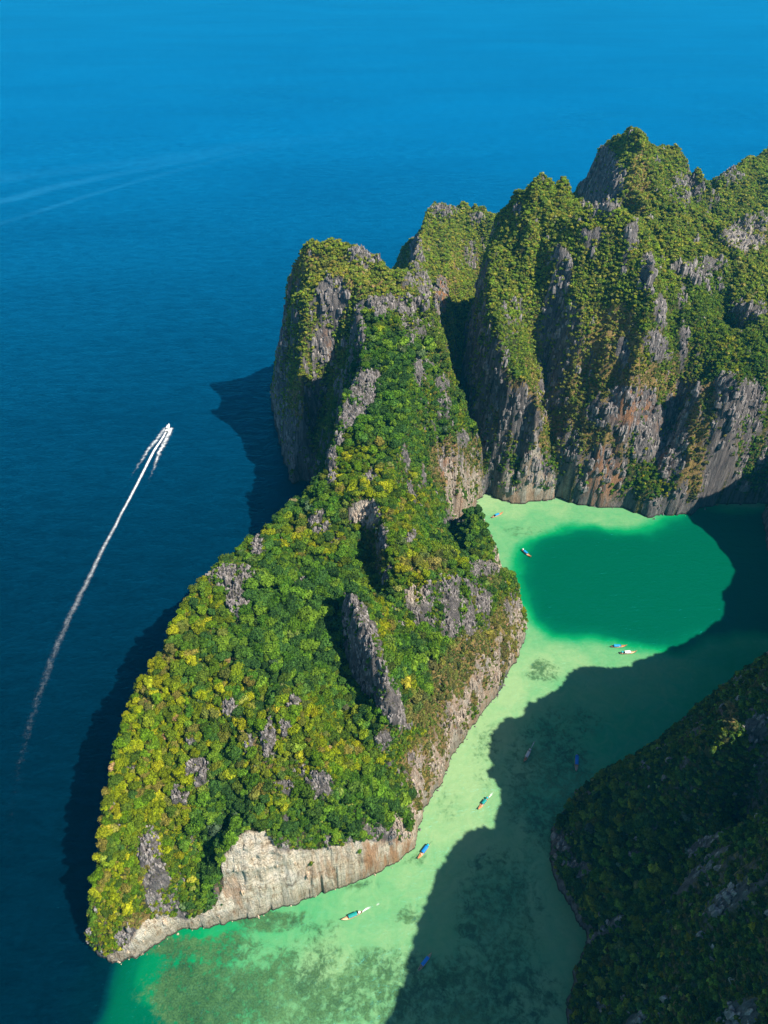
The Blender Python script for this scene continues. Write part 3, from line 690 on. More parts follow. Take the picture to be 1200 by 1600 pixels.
pool = [W(a, b, 0)[:2] for a, b in [(816, 868), (828, 848), (868, 838), (905, 828), (960, 834), (1010, 831), (1040, 815), (1075, 797), (1300, 800), (1300, 1000), (1180, 985), (1100, 1000), (1060, 1015), (1005, 1012), (962, 1000), (912, 994), (868, 990), (834, 972), (820, 935), (812, 900)]]
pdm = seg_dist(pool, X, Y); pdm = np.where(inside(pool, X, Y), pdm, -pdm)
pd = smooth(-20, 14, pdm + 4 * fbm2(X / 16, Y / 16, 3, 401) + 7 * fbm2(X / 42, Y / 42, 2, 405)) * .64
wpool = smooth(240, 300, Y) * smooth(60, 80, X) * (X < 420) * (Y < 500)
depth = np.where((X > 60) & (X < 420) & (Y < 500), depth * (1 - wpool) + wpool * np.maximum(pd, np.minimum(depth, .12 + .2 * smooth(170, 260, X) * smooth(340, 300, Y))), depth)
depth = np.where(~near, 1.0, depth)
k_ = (1 - smooth(-150, -195, X)) if False else (1 - smooth(132, 190, -X))
k_ = k_ * (1 - smooth(470, 520, Y)) * np.where((X < 20) & (Y > 300), 1 - smooth(300, 350, Y), 1.0)
depth = np.where(depth > .5, 1 - (1 - depth) * k_, depth)
depth = np.where((X < -60) & (depth > .78), 1 - (1 - depth) * .5, depth)
weed = np.where(near, blobs(WEEDS, px, py), 0)
n, m = len(xs), len(ys); idx = np.arange(n * m).reshape(m, n)
q4 = np.stack([idx[:-1, :-1], idx[:-1, 1:], idx[1:, 1:], idx[1:, :-1]], -1).reshape(-1, 4)
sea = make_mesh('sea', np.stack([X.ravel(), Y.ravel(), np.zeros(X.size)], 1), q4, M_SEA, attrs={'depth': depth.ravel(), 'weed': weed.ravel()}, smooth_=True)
tag(sea, 'deep blue open sea and clear turquoise lagoon over pale sand', None, None, 'structure')

# ------------------------------------------------------------------ trees
def crown_mesh(name, seed, leaves=260, lobes=7, flat=0.75, leaf=0.17, core_f=0.86):
    r = np.random.RandomState(seed)
    cen = np.zeros((lobes, 3)); rad = np.zeros(lobes)
    for i in range(lobes):
        a = r.rand() * 6.283; d = (0.15 + .55 * math.sqrt(r.rand())) if i else 0
        cen[i] = (d * math.cos(a), d * math.sin(a), (0.9 - .55 * d * d) * flat * (.55 + .5 * r.rand())); rad[i] = .34 + .24 * r.rand()
    cen[0] = (0, 0, .45 * flat); rad[0] = .55
    V = []; F = []
    bm = bmesh.new(); bmesh.ops.create_icosphere(bm, subdivisions=1, radius=1)
    iv = np.array([v.co[:] for v in bm.verts]); fi = [[v.index for v in f.verts] for f in bm.faces]; bm.free()
    for c, rr in zip(cen, rad):
        b = len(V)
        for p in iv:
            q = p * rr * core_f * (0.85 + .3 * r.rand()); q[2] *= .9
            V.append(tuple(c + q))
        F += [[b + k for k in f] for f in fi]
    k = 0
    while k < leaves:
        i = r.randint(lobes); dvec = r.normal(size=3); dvec /= np.linalg.norm(dvec)
        if dvec[2] < -.45: continue
        p = cen[i] + dvec * rad[i] * (0.86 + .26 * r.rand())
        ds = np.linalg.norm(cen - p, axis=1) / rad
        if (ds < .8).any(): continue
        nrm = dvec + .8 * r.normal(size=3); nrm /= np.linalg.norm(nrm)
        t = np.cross(nrm, r.normal(size=3)); t /= np.linalg.norm(t) + 1e-9; u = np.cross(nrm, t)
        s = leaf * (.6 + .8 * r.rand()); b = len(V)
        V += [tuple(p - t * s), tuple(p + u * s * .6), tuple(p + t * s), tuple(p - u * s * .6)]
        F.append([b, b + 1, b + 2, b + 3]); k += 1
    me = bpy.data.meshes.new(name); me.from_pydata(V, [], F); me.materials.append(M_LEAF); me.update()
    return me

def trunk_mesh(name, seed):
    r = random.Random(seed); V = []; F = []
    def limb(a, b, ra, rb):
        a = Vector(a); b = Vector(b); d = (b - a).normalized(); t = d.orthogonal().normalized(); u = d.cross(t); s = len(V)
        for p, rr in ((a, ra), (b, rb)):
            for k in range(6):
                an = k * math.pi / 3; V.append(tuple(p + (t * math.cos(an) + u * math.sin(an)) * rr))
        for k in range(6): F.append([s + k, s + (k + 1) % 6, s + 6 + (k + 1) % 6, s + 6 + k])
    limb((0, 0, -.9), (.03, .02, .25), .085, .05)
    for k in range(4):
        a = k * 1.6 + r.random(); limb((.03, .02, .1), (.5 * math.cos(a), .5 * math.sin(a), .55), .035, .015)
    me = bpy.data.meshes.new(name); me.from_pydata(V, [], F); me.materials.append(M_BARK); me.update(); return me

PROTO = bpy.data.collections.new('crown_kinds')           # not linked: only instanced
CROWNS = [crown_mesh('crown', s, leaves=l, lobes=lb, flat=fl) for s, l, lb, fl in ((1, 300, 8, .8), (2, 280, 6, .9), (3, 320, 10, .65), (4, 260, 7, .75), (5, 300, 9, .85))]
SHRUBS = [crown_mesh('shrub', 11, 120, 4, .75, .27), crown_mesh('shrub', 12, 110, 5, .6, .3), crown_mesh('shrub', 13, 90, 3, .9, .3)]
def proto(coll_name, meshes):
    c = bpy.data.collections.new(coll_name)
    for i, me in enumerate(meshes):
        o = bpy.data.objects.new('%s_%02d' % (coll_name, i), me); c.objects.link(o)
    return c
C_CROWN = proto('crown_shape', CROWNS); C_SHRUB = proto('shrub_shape', SHRUBS)

def sample_land(L, n, seed):
    r = np.random.RandomState(seed)
    D = L[1]; Z = D['Z']; m, k = Z.shape
    i = r.rand(n) * (k - 2); j = r.rand(n) * (m - 2)
    ii = i.astype(int); jj = j.astype(int)
    ok = D['reg'][jj, ii] & D['reg'][jj + 1, ii + 1]
    i, j, ii, jj = i[ok], j[ok], ii[ok], jj[ok]
    x = D['x0'] + i * D['s']; y = D['y0'] + j * D['s']
    g = lambda A: bilin(A, x, y, D['s'], D['x0'], D['y0'])
    return x, y, g(Z), g(D['slope']), g(np.clip(D['rock'], 0, 1)), g(D['dry']), g(D['cd']), r

GREENS = np.array([(0.045, 0.110, 0.012), (0.070, 0.145, 0.014), (0.026, 0.062, 0.016), (0.100, 0.175, 0.018), (0.050, 0.115, 0.022), (0.035, 0.085, 0.02)])
OLIVES = np.array([(0.120, 0.155, 0.007), (0.165, 0.200, 0.007), (0.080, 0.120, 0.010), (0.205, 0.215, 0.010), (0.050, 0.090, 0.012), (0.15, 0.135, 0.03), (0.075, 0.14, 0.008)])
DRYC = np.array([(0.16, 0.13, 0.05), (0.12, 0.11, 0.045), (0.20, 0.15, 0.06), (0.09, 0.095, 0.04)])

YEL = [(230, 1200, 80, 200, .9), (200, 1400, 70, 110, .9), (480, 1180, 90, 90, .75), (300, 950, 60, 60, .7), (250, 1050, 60, 90, .7), (330, 1100, 80, 60, .45), (640, 870, 80, 60, .6), (570, 740, 60, 60, .75), (700, 620, 70, 80, .35), (620, 1150, 40, 80, .5),
       (640, 800, 60, 40, .5), (480, 840, 60, 30, .6), (500, 420, 50, 40, .8), (960, 540, 60, 90, .7), (1060, 740, 60, 90, .6), (600, 1010, 12, 60, .9), (640, 1100, 12, 60, .9), (800, 980, 40, 60, .6), (1130, 560, 50, 60, .4), (840, 640, 30, 60, .6), (930, 350, 60, 20, .6), (270, 1330, 60, 60, .7)]
GRN = [(540, 640, 1, 1), (480, 980, 90, 80, 1), (620, 1080, 60, 80, .9), (430, 950, 60, 60, .9), (600, 640, 60, 90, .6), (340, 1320, 40, 90, .8), (560, 1260, 100, 50, .8), (700, 830, 50, 50, .6), (640, 560, 60, 40, .6), (700, 660, 40, 60, .4)]

def tints(x, y, z, dry, r):
    px, py, zc = project(x, y, z)
    n = len(x)
    yel = blobs(YEL, px, py) * .68 - blobs(GRN, px, py) * .5 + .42 * fbm2(x / 13, y / 13, 3, 201) + .7 * (r.rand(n) - .5) + .18
    dr = dry + .35 * (r.rand(n) - .5)
    g = GREENS[r.randint(len(GREENS), size=n)]; o = OLIVES[r.randint(len(OLIVES), size=n)]; d = DRYC[r.randint(len(DRYC), size=n)]
    w = smooth(.15, .75, yel)[:, None]; w2 = smooth(.35, .8, dr)[:, None] * (.35 + .5 * r.rand(n, 1))
    c = g * (1 - w) + o * w
    c = c * (1 - w2) + d * w2
    far = smooth(470, 560, y)[:, None] * (.75 - .5 * smooth(.0, 1, blobs([(1180, 560, 40, 60), (1100, 500, 60, 90)], px, py)))[:, None]
    mc = np.array([(0.13, 0.14, 0.022), (0.19, 0.165, 0.030), (0.085, 0.11, 0.022), (0.12, 0.165, 0.018)])[r.randint(4, size=n)]
    c = c * (1 - far) + (.35 * c + 1.35 * mc) * far
    c = c * np.where((r.rand(n) < .02)[:, None], np.array([(2.2, 1.5, 3.5)]), 1.0)
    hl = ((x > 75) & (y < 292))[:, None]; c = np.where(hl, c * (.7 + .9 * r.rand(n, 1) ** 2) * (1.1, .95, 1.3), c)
    return np.minimum(c * (.95 + .72 * r.rand(n, 1)), .42)

def thin(x, y, z, rad, seed):
    """keep points no closer than about rad (grid hashing, one per cell, jittered cells)"""
    order = np.arange(len(x)); cx = np.floor(x / rad).astype(np.int64); cy = np.floor(y / rad).astype(np.int64)
    key = (cx * 1000003 + cy) * 4099 + np.floor(z / rad / 1.15).astype(np.int64)
    _, first = np.unique(key, return_index=True)
    return first

def scatter():
    TP = []; SP = []
    for li, (L, cell_t, cell_s) in enumerate(zip(LANDS, (2.5, 2.9, 3.1, 3.0), (1.3, 1.9, 2.0, 1.8))):
        area = L[1]['reg'].sum() * L[1]['s'] ** 2; full = L[1]['Z'].size * L[1]['s'] ** 2
        for kind, cell in (('t', cell_t), ('s', cell_s)):
            N = int(full / cell ** 2 * 7)
            x, y, z, sl, rk, dr, cd, r = sample_land(L, N, 100 + li * 7 + (kind == 's'))
            f = thin(x, y, z, cell, 1)
            x, y, z, sl, rk, dr, cd = (a[f] for a in (x, y, z, sl, rk, dr, cd))
            px, py, zc = project(x, y, z)
            vis = (px > -160) & (px < 1380) & (py > 40) & (py < 1800) & (cd > (2.2 if kind == 't' else .8)) & (z > (5 if kind == 't' else 3))
            nz = fbm2(x / 8, y / 8, 2, 55)
            if kind == 't':
                p = smooth(1.0, .25, rk * 1.9 + .25 * nz) if False else 1 - smooth(.18, .42, rk + .18 * nz)
                p = p * (1 - .68 * smooth(.4, .8, dr + .5 * nz)) * (1 - smooth(62, 78, sl) * .6)
                if li == 3: vis &= seg_dist(CREST, x, y, closed=False) > 12
                keep = vis & (r.rand(len(x)) < p)
            else:
                p = np.maximum(.85 * (1 - smooth(.35, .9, rk + .45 * nz)), .6 * smooth(.25, .5, nz)) * (1 - .3 * smooth(.3, .7, dr + .4 * nz))
                p = p * (1 - .93 * inside(PALE_POLY, px, py) * (y < 215) * (x < 60))
                keep = vis & (r.rand(len(x)) < p)
            x, y, z, sl, rk, dr, cd = (a[keep] for a in (x, y, z, sl, rk, dr, cd))
            n = len(x)
            wood = 1 + .38 * smooth(.0, .9, blobs(GRN, *project(x, y, z)[:2]))
            if kind == 't': s = (1.1 + 2.5 * r.rand(n) ** 2.4) * (cell_t / 2.55) ** .4 * wood * (1 - .3 * smooth(50, 70, sl)) * (.55 if li in (1, 2) else 1.0)
            else: s = (.75 + .9 * r.rand(n) ** 1.5) * (cell_s / 1.45) ** .7
            c = tints(x, y, z, dr, r)
            rot = r.rand(n) * 6.283
            arr = np.column_stack([x, y, z + (.7 if kind == 't' else .1) * s, s, rot, c, np.full(n, li), r.randint(5 if kind == 't' else 3, size=n), sl])
            (TP if kind == 't' else SP).append(arr)
    return np.vstack(TP), np.vstack(SP)
TREES, SHRUBP = scatter()

# bare rock: clusters of blades and knobs standing out of the slopes
def crag_mesh(name, seed):
    r = random.Random(seed); V = []; F = []
    for k in range(r.randint(4, 6)):
        a = r.random() * 6.283; d = r.random() * .75 if k else 0; cx, cy = d * math.cos(a), d * math.sin(a)
        n = r.randint(4, 6); R0 = .28 + .26 * r.random(); H = (.5 + .9 * r.random()) * (1.1 - .5 * d); b = len(V)
        lx, ly = (r.random() - .5) * .35, (r.random() - .5) * .35; sq = .55 + .45 * r.random(); ang = r.random() * 3.14
        for zz, rr in ((-1.0, 1.15), (H * .35, 1.0), (H * .75, .72), (H, .3)):
            for i in range(n):
                t = 6.283 * i / n; q = rr * R0 * (.75 + .5 * r.random()); x = q * math.cos(t); y = q * math.sin(t) * sq
                V.append((cx + x * math.cos(ang) - y * math.sin(ang) + lx * max(0, zz), cy + x * math.sin(ang) + y * math.cos(ang) + ly * max(0, zz), zz + .12 * r.random()))
        for l in range(3):
            for i in range(n):
                F.append([b + l * n + i, b + l * n + (i + 1) % n, b + (l + 1) * n + (i + 1) % n, b + (l + 1) * n + i])
        F.append([b + 3 * n + i for i in range(n)])
    me = bpy.data.meshes.new(name); me.from_pydata(V, [], F); me.materials.append(M_CRAG); me.update(); return me
CRAGS = [crag_mesh('crag', s) for s in range(21, 27)]
C_CRAG = proto('crag_shape', CRAGS)
CR = []
for li, (L, cell) in enumerate(zip(LANDS, (1.9, 3.2, 3.6, 2.8))):
    full = L[1]['Z'].size * L[1]['s'] ** 2
    x, y, z, sl, rk, dr, cd, r = sample_land(L, int(full / cell ** 2 * 6), 300 + li)
    f = thin(x, y, z, cell, 1); x, y, z, sl, rk, dr, cd = (a[f] for a in (x, y, z, sl, rk, dr, cd))
    px, py, zc = project(x, y, z)
    pl = 1.0 * (inside(PALE_POLY, px, py) & (y < 215) & (x < 60))
    nz = fbm2(x / 5, y / 5, 2, 57)
    keep = (px > -60) & (px < 1280) & (py > 150) & (py < 1700) & (cd > 1.2) & (z > 1) & (r.rand(len(x)) < smooth(.45, .8, rk + .4 * nz) * (1 - .93 * pl) * .8 + .02 * (1 - pl))
    x, y, z, sl, rk, dr, cd, pl = (a[keep] for a in (x, y, z, sl, rk, dr, cd, pl)); n = len(x)
    s = (.8 + 1.5 * r.rand(n) ** 2) * (cell / 1.9) ** .8
    ps = bilin(LANDS[0][1]['pale'], x, y, LANDS[0][1]['s'], LANDS[0][1]['x0'], LANDS[0][1]['y0']) if li == 0 else 0 * x
    pl = np.maximum(pl, ps * .9)
    CR.append(np.column_stack([x, y, z - .25 * s, s, r.rand(n) * 6.283, pl, pl, pl, np.full(n, li), r.randint(6, size=n), sl]))
# fallen blocks along the foot of the cliffs
rb = np.random.RandomState(9); CL = coast_lagoon + []
for (ax_, ay_), (bx_, by_) in zip(CL[:-1], CL[1:]):
    n_ = int(math.hypot(bx_ - ax_, by_ - ay_) / 2.6) + 1
    for k in range(n_):
        if rb.rand() < .45: continue
        t_ = rb.rand(); o1, o2 = (rb.rand(2) - .5) * 2.6; sz = .4 + 1.1 * rb.rand() ** 2.5
        pl_ = 1.0 if by_ < 185 else 0.0
        CR.append(np.array([[ax_ + (bx_ - ax_) * t_ + o1, ay_ + (by_ - ay_) * t_ + o2, -.15 * sz, sz, rb.rand() * 6.28, pl_, pl_, pl_, 0, rb.randint(6), 0]]))
CR = np.vstack(CR)

def hidden(P, step=3.0, nstep=90):
    """True where the land stands between a point and the camera"""
    h = np.zeros(len(P), bool)
    C = np.array([0, 0, CAM_H]); Q = P[:, :3] + np.array([0, 0, 1.5])
    D = C - Q; D /= np.linalg.norm(D, axis=1)[:, None]
    for k in range(2, nstep):
        T = Q + D * (k * step)
        h |= bilin(HC, T[:, 0], T[:, 1]) > T[:, 2] + 1.0
    return h

def geo_instancer(name, pts, coll, label):
    V = pts[:, :3]
    me = bpy.data.meshes.new(name); me.vertices.add(len(V)); me.vertices.foreach_set('co', V.astype(np.float32).ravel())
    for k, a in (('size', pts[:, 3]), ('turn', pts[:, 4])):
        at = me.attributes.new(k, 'FLOAT', 'POINT'); at.data.foreach_set('value', a.astype(np.float32))
    at = me.attributes.new('tint', 'FLOAT_COLOR', 'POINT'); at.data.foreach_set('color', np.column_stack([pts[:, 5:8], np.ones(len(V))]).astype(np.float32).ravel())
    if name == 'limestone_crags': pa = me.attributes.new('pale', 'FLOAT', 'POINT'); pa.data.foreach_set('value', pts[:, 5].astype(np.float32))
    at = me.attributes.new('shape', 'INT', 'POINT'); at.data.foreach_set('value', pts[:, 9].astype(np.int32))
    o = bpy.data.objects.new(name, me); COL.objects.link(o)
    g = bpy.data.node_groups.new(name + '_nodes', 'GeometryNodeTree')
    g.interface.new_socket('Geometry', in_out='INPUT', socket_type='NodeSocketGeometry'); g.interface.new_socket('Geometry', in_out='OUTPUT', socket_type='NodeSocketGeometry')
    N = g.nodes; i = N.new('NodeGroupInput'); out = N.new('NodeGroupOutput')
    ci = N.new('GeometryNodeCollectionInfo'); ci.inputs['Collection'].default_value = coll; ci.inputs['Separate Children'].default_value = True; ci.inputs['Reset Children'].default_value = True
    ip = N.new('GeometryNodeInstanceOnPoints'); ip.inputs['Pick Instance'].default_value = True
    def na(nm, ty):
        a = N.new('GeometryNodeInputNamedAttribute'); a.data_type = ty; a.inputs[0].default_value = nm; return a.outputs[0]
    cb = N.new('ShaderNodeCombineXYZ'); g.links.new(na('turn', 'FLOAT'), cb.inputs[2])
    g.links.new(i.outputs[0], ip.inputs['Points']); g.links.new(ci.outputs[0], ip.inputs['Instance']); g.links.new(na('shape', 'INT'), ip.inputs['Instance Index'])
    g.links.new(cb.outputs[0], ip.inputs['Rotation']); g.links.new(na('size', 'FLOAT'), ip.inputs['Scale'])
    g.links.new(ip.outputs[0], out.inputs[0])
    md = o.modifiers.new('instances', 'NODES'); md.node_group = g
    tag(o, label, None, None, 'stuff'); return o

# the 300 trees that show largest are individuals
px, py, zc = project(TREES[:, 0], TREES[:, 1], TREES[:, 2])
infr = (px > 4) & (px < 1196) & (py > 6) & (py < 1594)
hid = hidden(TREES)
big = np.where(infr & ~hid, TREES[:, 3] / zc, 0)
order = np.argsort(-big)
IND = order[:300]
rest = np.ones(len(TREES), bool); rest[IND] = False
print('TREES', len(TREES), 'SHRUBS', len(SHRUBP), 'hidden', hid.sum())
# crowns wholly behind the land and away from any edge are left out where nothing shows them
geo_instancer('forest', TREES[rest], C_CROWN, 'dense green and olive tree cover over the headland and mountains')
geo_instancer('undergrowth', SHRUBP, C_SHRUB, 'low scrub and bushes clinging to the limestone slopes')
geo_instancer('limestone_crags', CR, C_CRAG, 'jagged grey limestone crags breaking through the scrub')
TRUNKS = [trunk_mesh('trunk', s) for s in (1, 2, 3)]
LANDMARKS = [(575, 1020, 'the tall grey rock pinnacle'), (420, 1155, 'the small grey crag amid the headland trees'), (500, 1235, 'the grey crag above the pale cliff'), (385, 1300, "the pale cliff's high left corner"),
             (540, 1320, 'the brow of the pale cliff'), (180, 1470, "the headland's southern tip"), (240, 1350, "the rocky patch near the headland's tip"), (310, 1210, 'the grey crag on the western slope'), (365, 920, 'the crag on the upper western rim'),
             (215, 1090, 'the sheer western rim'), (290, 960, 'the upper western rim'), (480, 980, 'the wooded hollow of the headland'), (690, 945, 'the broad grey rock face'), (600, 1190, 'the foot of the long rock pinnacle'), (570, 805, 'the tan rock below the narrow saddle'),
             (740, 850, 'the bushy knobs on the lagoon shore'), (565, 620, 'the grey crags of the spine'), (715, 1080, 'the dry brown lagoon slope'), (500, 870, 'the shaded gully of the headland'), (930, 1260, "the dark hillside's upper shore"), (900, 1400, "the dark hillside's bulging shore"),
             (1150, 1130, 'the sunlit spur of the dark hillside'), (1040, 1400, 'the bare streak on the dark hillside'), (1150, 1500, "the dark hillside's lower right"), (960, 1560, "the dark hillside's foot"), (1120, 1280, "the dark hillside's middle slope")]
def tree_words(i):
    t = TREES[i]; c = t[5:8]
    hue = 'yellow-green' if c[0] > c[1] * .92 else 'olive-green' if c[0] > c[1] * .66 else 'dark green' if c[1] < .075 else 'pale green' if c[1] > .15 else 'bright green'
    size = 'Large' if t[3] > 3.6 else 'Medium' if t[3] > 2.6 else 'Small'
    px, py, _ = project(t[0], t[1], t[2])
    lm = min(LANDMARKS, key=lambda l: (l[0] - px) ** 2 + (l[1] - py) ** 2)
    dx, dy = px - lm[0], py - lm[1]; d = math.hypot(dx, dy)
    near = 'just ' if d < 45 else ''
    rel = near + (('right of' if dx > 0 else 'left of') if abs(dx) > abs(dy) else ('below' if dy > 0 else 'above'))
    lab = '%s %s tree %s %s' % (size.lower(), hue, rel, lm[2])
    return lab, '%s %s trees %s %s' % (size.lower(), hue, rel, lm[2])
for i in IND:
    t = TREES[i]
    e = bpy.data.objects.new('tree', None); COL.objects.link(e)
    base = t[2] - .7 * t[3]
    e.location = (t[0], t[1], base); e.rotation_euler = (0, 0, t[4]); e.empty_display_size = .5
    lab, grp = tree_words(i)
    tag(e, lab, 'tree', grp)
    c = bpy.data.objects.new('crown', CROWNS[int(t[9])]); COL.objects.link(c); c.parent = e; c.location = (0, 0, .7 * t[3]); c.scale = (t[3],) * 3
    c['tint'] = [float(v) for v in t[5:8]]
    c.color = (*[float(v) for v in t[5:8]], 1)
    k = bpy.data.objects.new('trunk', TRUNKS[int(t[9]) % 3]); COL.objects.link(k); k.parent = e; k.location = (0, 0, .7 * t[3]); k.scale = (t[3],) * 3

# ------------------------------------------------------------------ boats
PAINT = {}
def paint(name, c, rough=0.5, noise=.12):
    if name not in PAINT: PAINT[name] = simple(name, c, rough, noise=noise, scale=2.0)
    return PAINT[name]
WOOD = paint('varnished_wood', (0.38, 0.15, 0.05)); PALEW = paint('pale_wood', (0.62, 0.44, 0.24)); DARKW = paint('dark_wood', (0.10, 0.045, 0.025))
METAL = simple('engine_metal', (0.10, 0.10, 0.11), 0.4, 0.8); WHITE = paint('white_paint', (0.8, 0.8, 0.78)); RED = paint('red_cloth', (0.6, 0.05, 0.05)); GREYB = paint('grey_boards', (0.36, 0.3, 0.26))

class MB:
    def __init__(s): s.v = []; s.f = []
    def box(s, c, d, rz=0.0, ry=0.0):
        b = len(s.v)
        for k in range(8):
            p = Vector(((k & 1) - .5, (k >> 1 & 1) - .5, (k >> 2 & 1) - .5)); p = Vector((p.x * d[0], p.y * d[1], p.z * d[2]))
            if ry: p.rotate(Matrix.Rotation(ry, 3, 'Y'))
            if rz: p.rotate(Matrix.Rotation(rz, 3, 'Z'))
            s.v.append(tuple(p + Vector(c)))
        for f in ((0, 2, 3, 1), (4, 5, 7, 6), (0, 1, 5, 4), (2, 6, 7, 3), (0, 4, 6, 2), (1, 3, 7, 5)): s.f.append([b + k for k in f])
        return s
    def tube(s, a, b, r0, r1=None, n=8):
        r1 = r0 if r1 is None else r1; a = Vector(a); b = Vector(b); d = (b - a).normalized(); t = d.orthogonal().normalized(); u = d.cross(t); k0 = len(s.v)
        for p, r in ((a, r0), (b, r1)):
            for k in range(n): an = 2 * math.pi * k / n; s.v.append(tuple(p + (t * math.cos(an) + u * math.sin(an)) * r))
        for k in range(n): s.f.append([k0 + k, k0 + (k + 1) % n, k0 + n + (k + 1) % n, k0 + n + k])
        s.f.append([k0 + n + k for k in range(n)]); s.f.append([k0 + n - 1 - k for k in range(n)]); return s
    def build(s, name, m, parent=None): return make_mesh(name, s.v, s.f, m, parent)

def loft(secs, close=True):
    n = len(secs[0]); V = [p for s in secs for p in s]; F = []
    for i in range(len(secs) - 1):
        for j in range(n - (0 if close else 1)):
            k = (j + 1) % n; F.append([i * n + j, i * n + k, (i + 1) * n + k, (i + 1) * n + j])
    if close: F.append(list(range(n))[::-1]); F.append([(len(secs) - 1) * n + j for j in range(n)])
    return V, F

HL, HW = 11.0, 0.98        # hull length, half width
def sheer(t): return 0.62 + (1.25 * max(0, t) ** 3.2 if t > 0 else .35 * (-t) ** 2.5)
def beam(t): return HW * (1 - max(0, t) ** 2.6 * .93) if t > 0 else HW * (1 - (-t) ** 2.4 * .62)
def hull_sections():
    S = []
    for k in range(17):
        t = -1 + k / 8; w = beam(t); g = sheer(t); x = t * HL / 2; kz = -.28 + (.75 * max(0, t) ** 4) + .25 * max(0, -t) ** 3; th = min(.09, w * .5)
        S.append([(x, -w, g), (x, -w * .82, kz + .30), (x, 0, kz), (x, w * .82, kz + .30), (x, w, g), (x, w - th, g), (x, (w - th) * .8, max(kz + .36, .12)), (x, 0, max(kz + .2, .1)), (x, -(w - th) * .8, max(kz + .36, .12)), (x, -(w - th), g)])
    return S

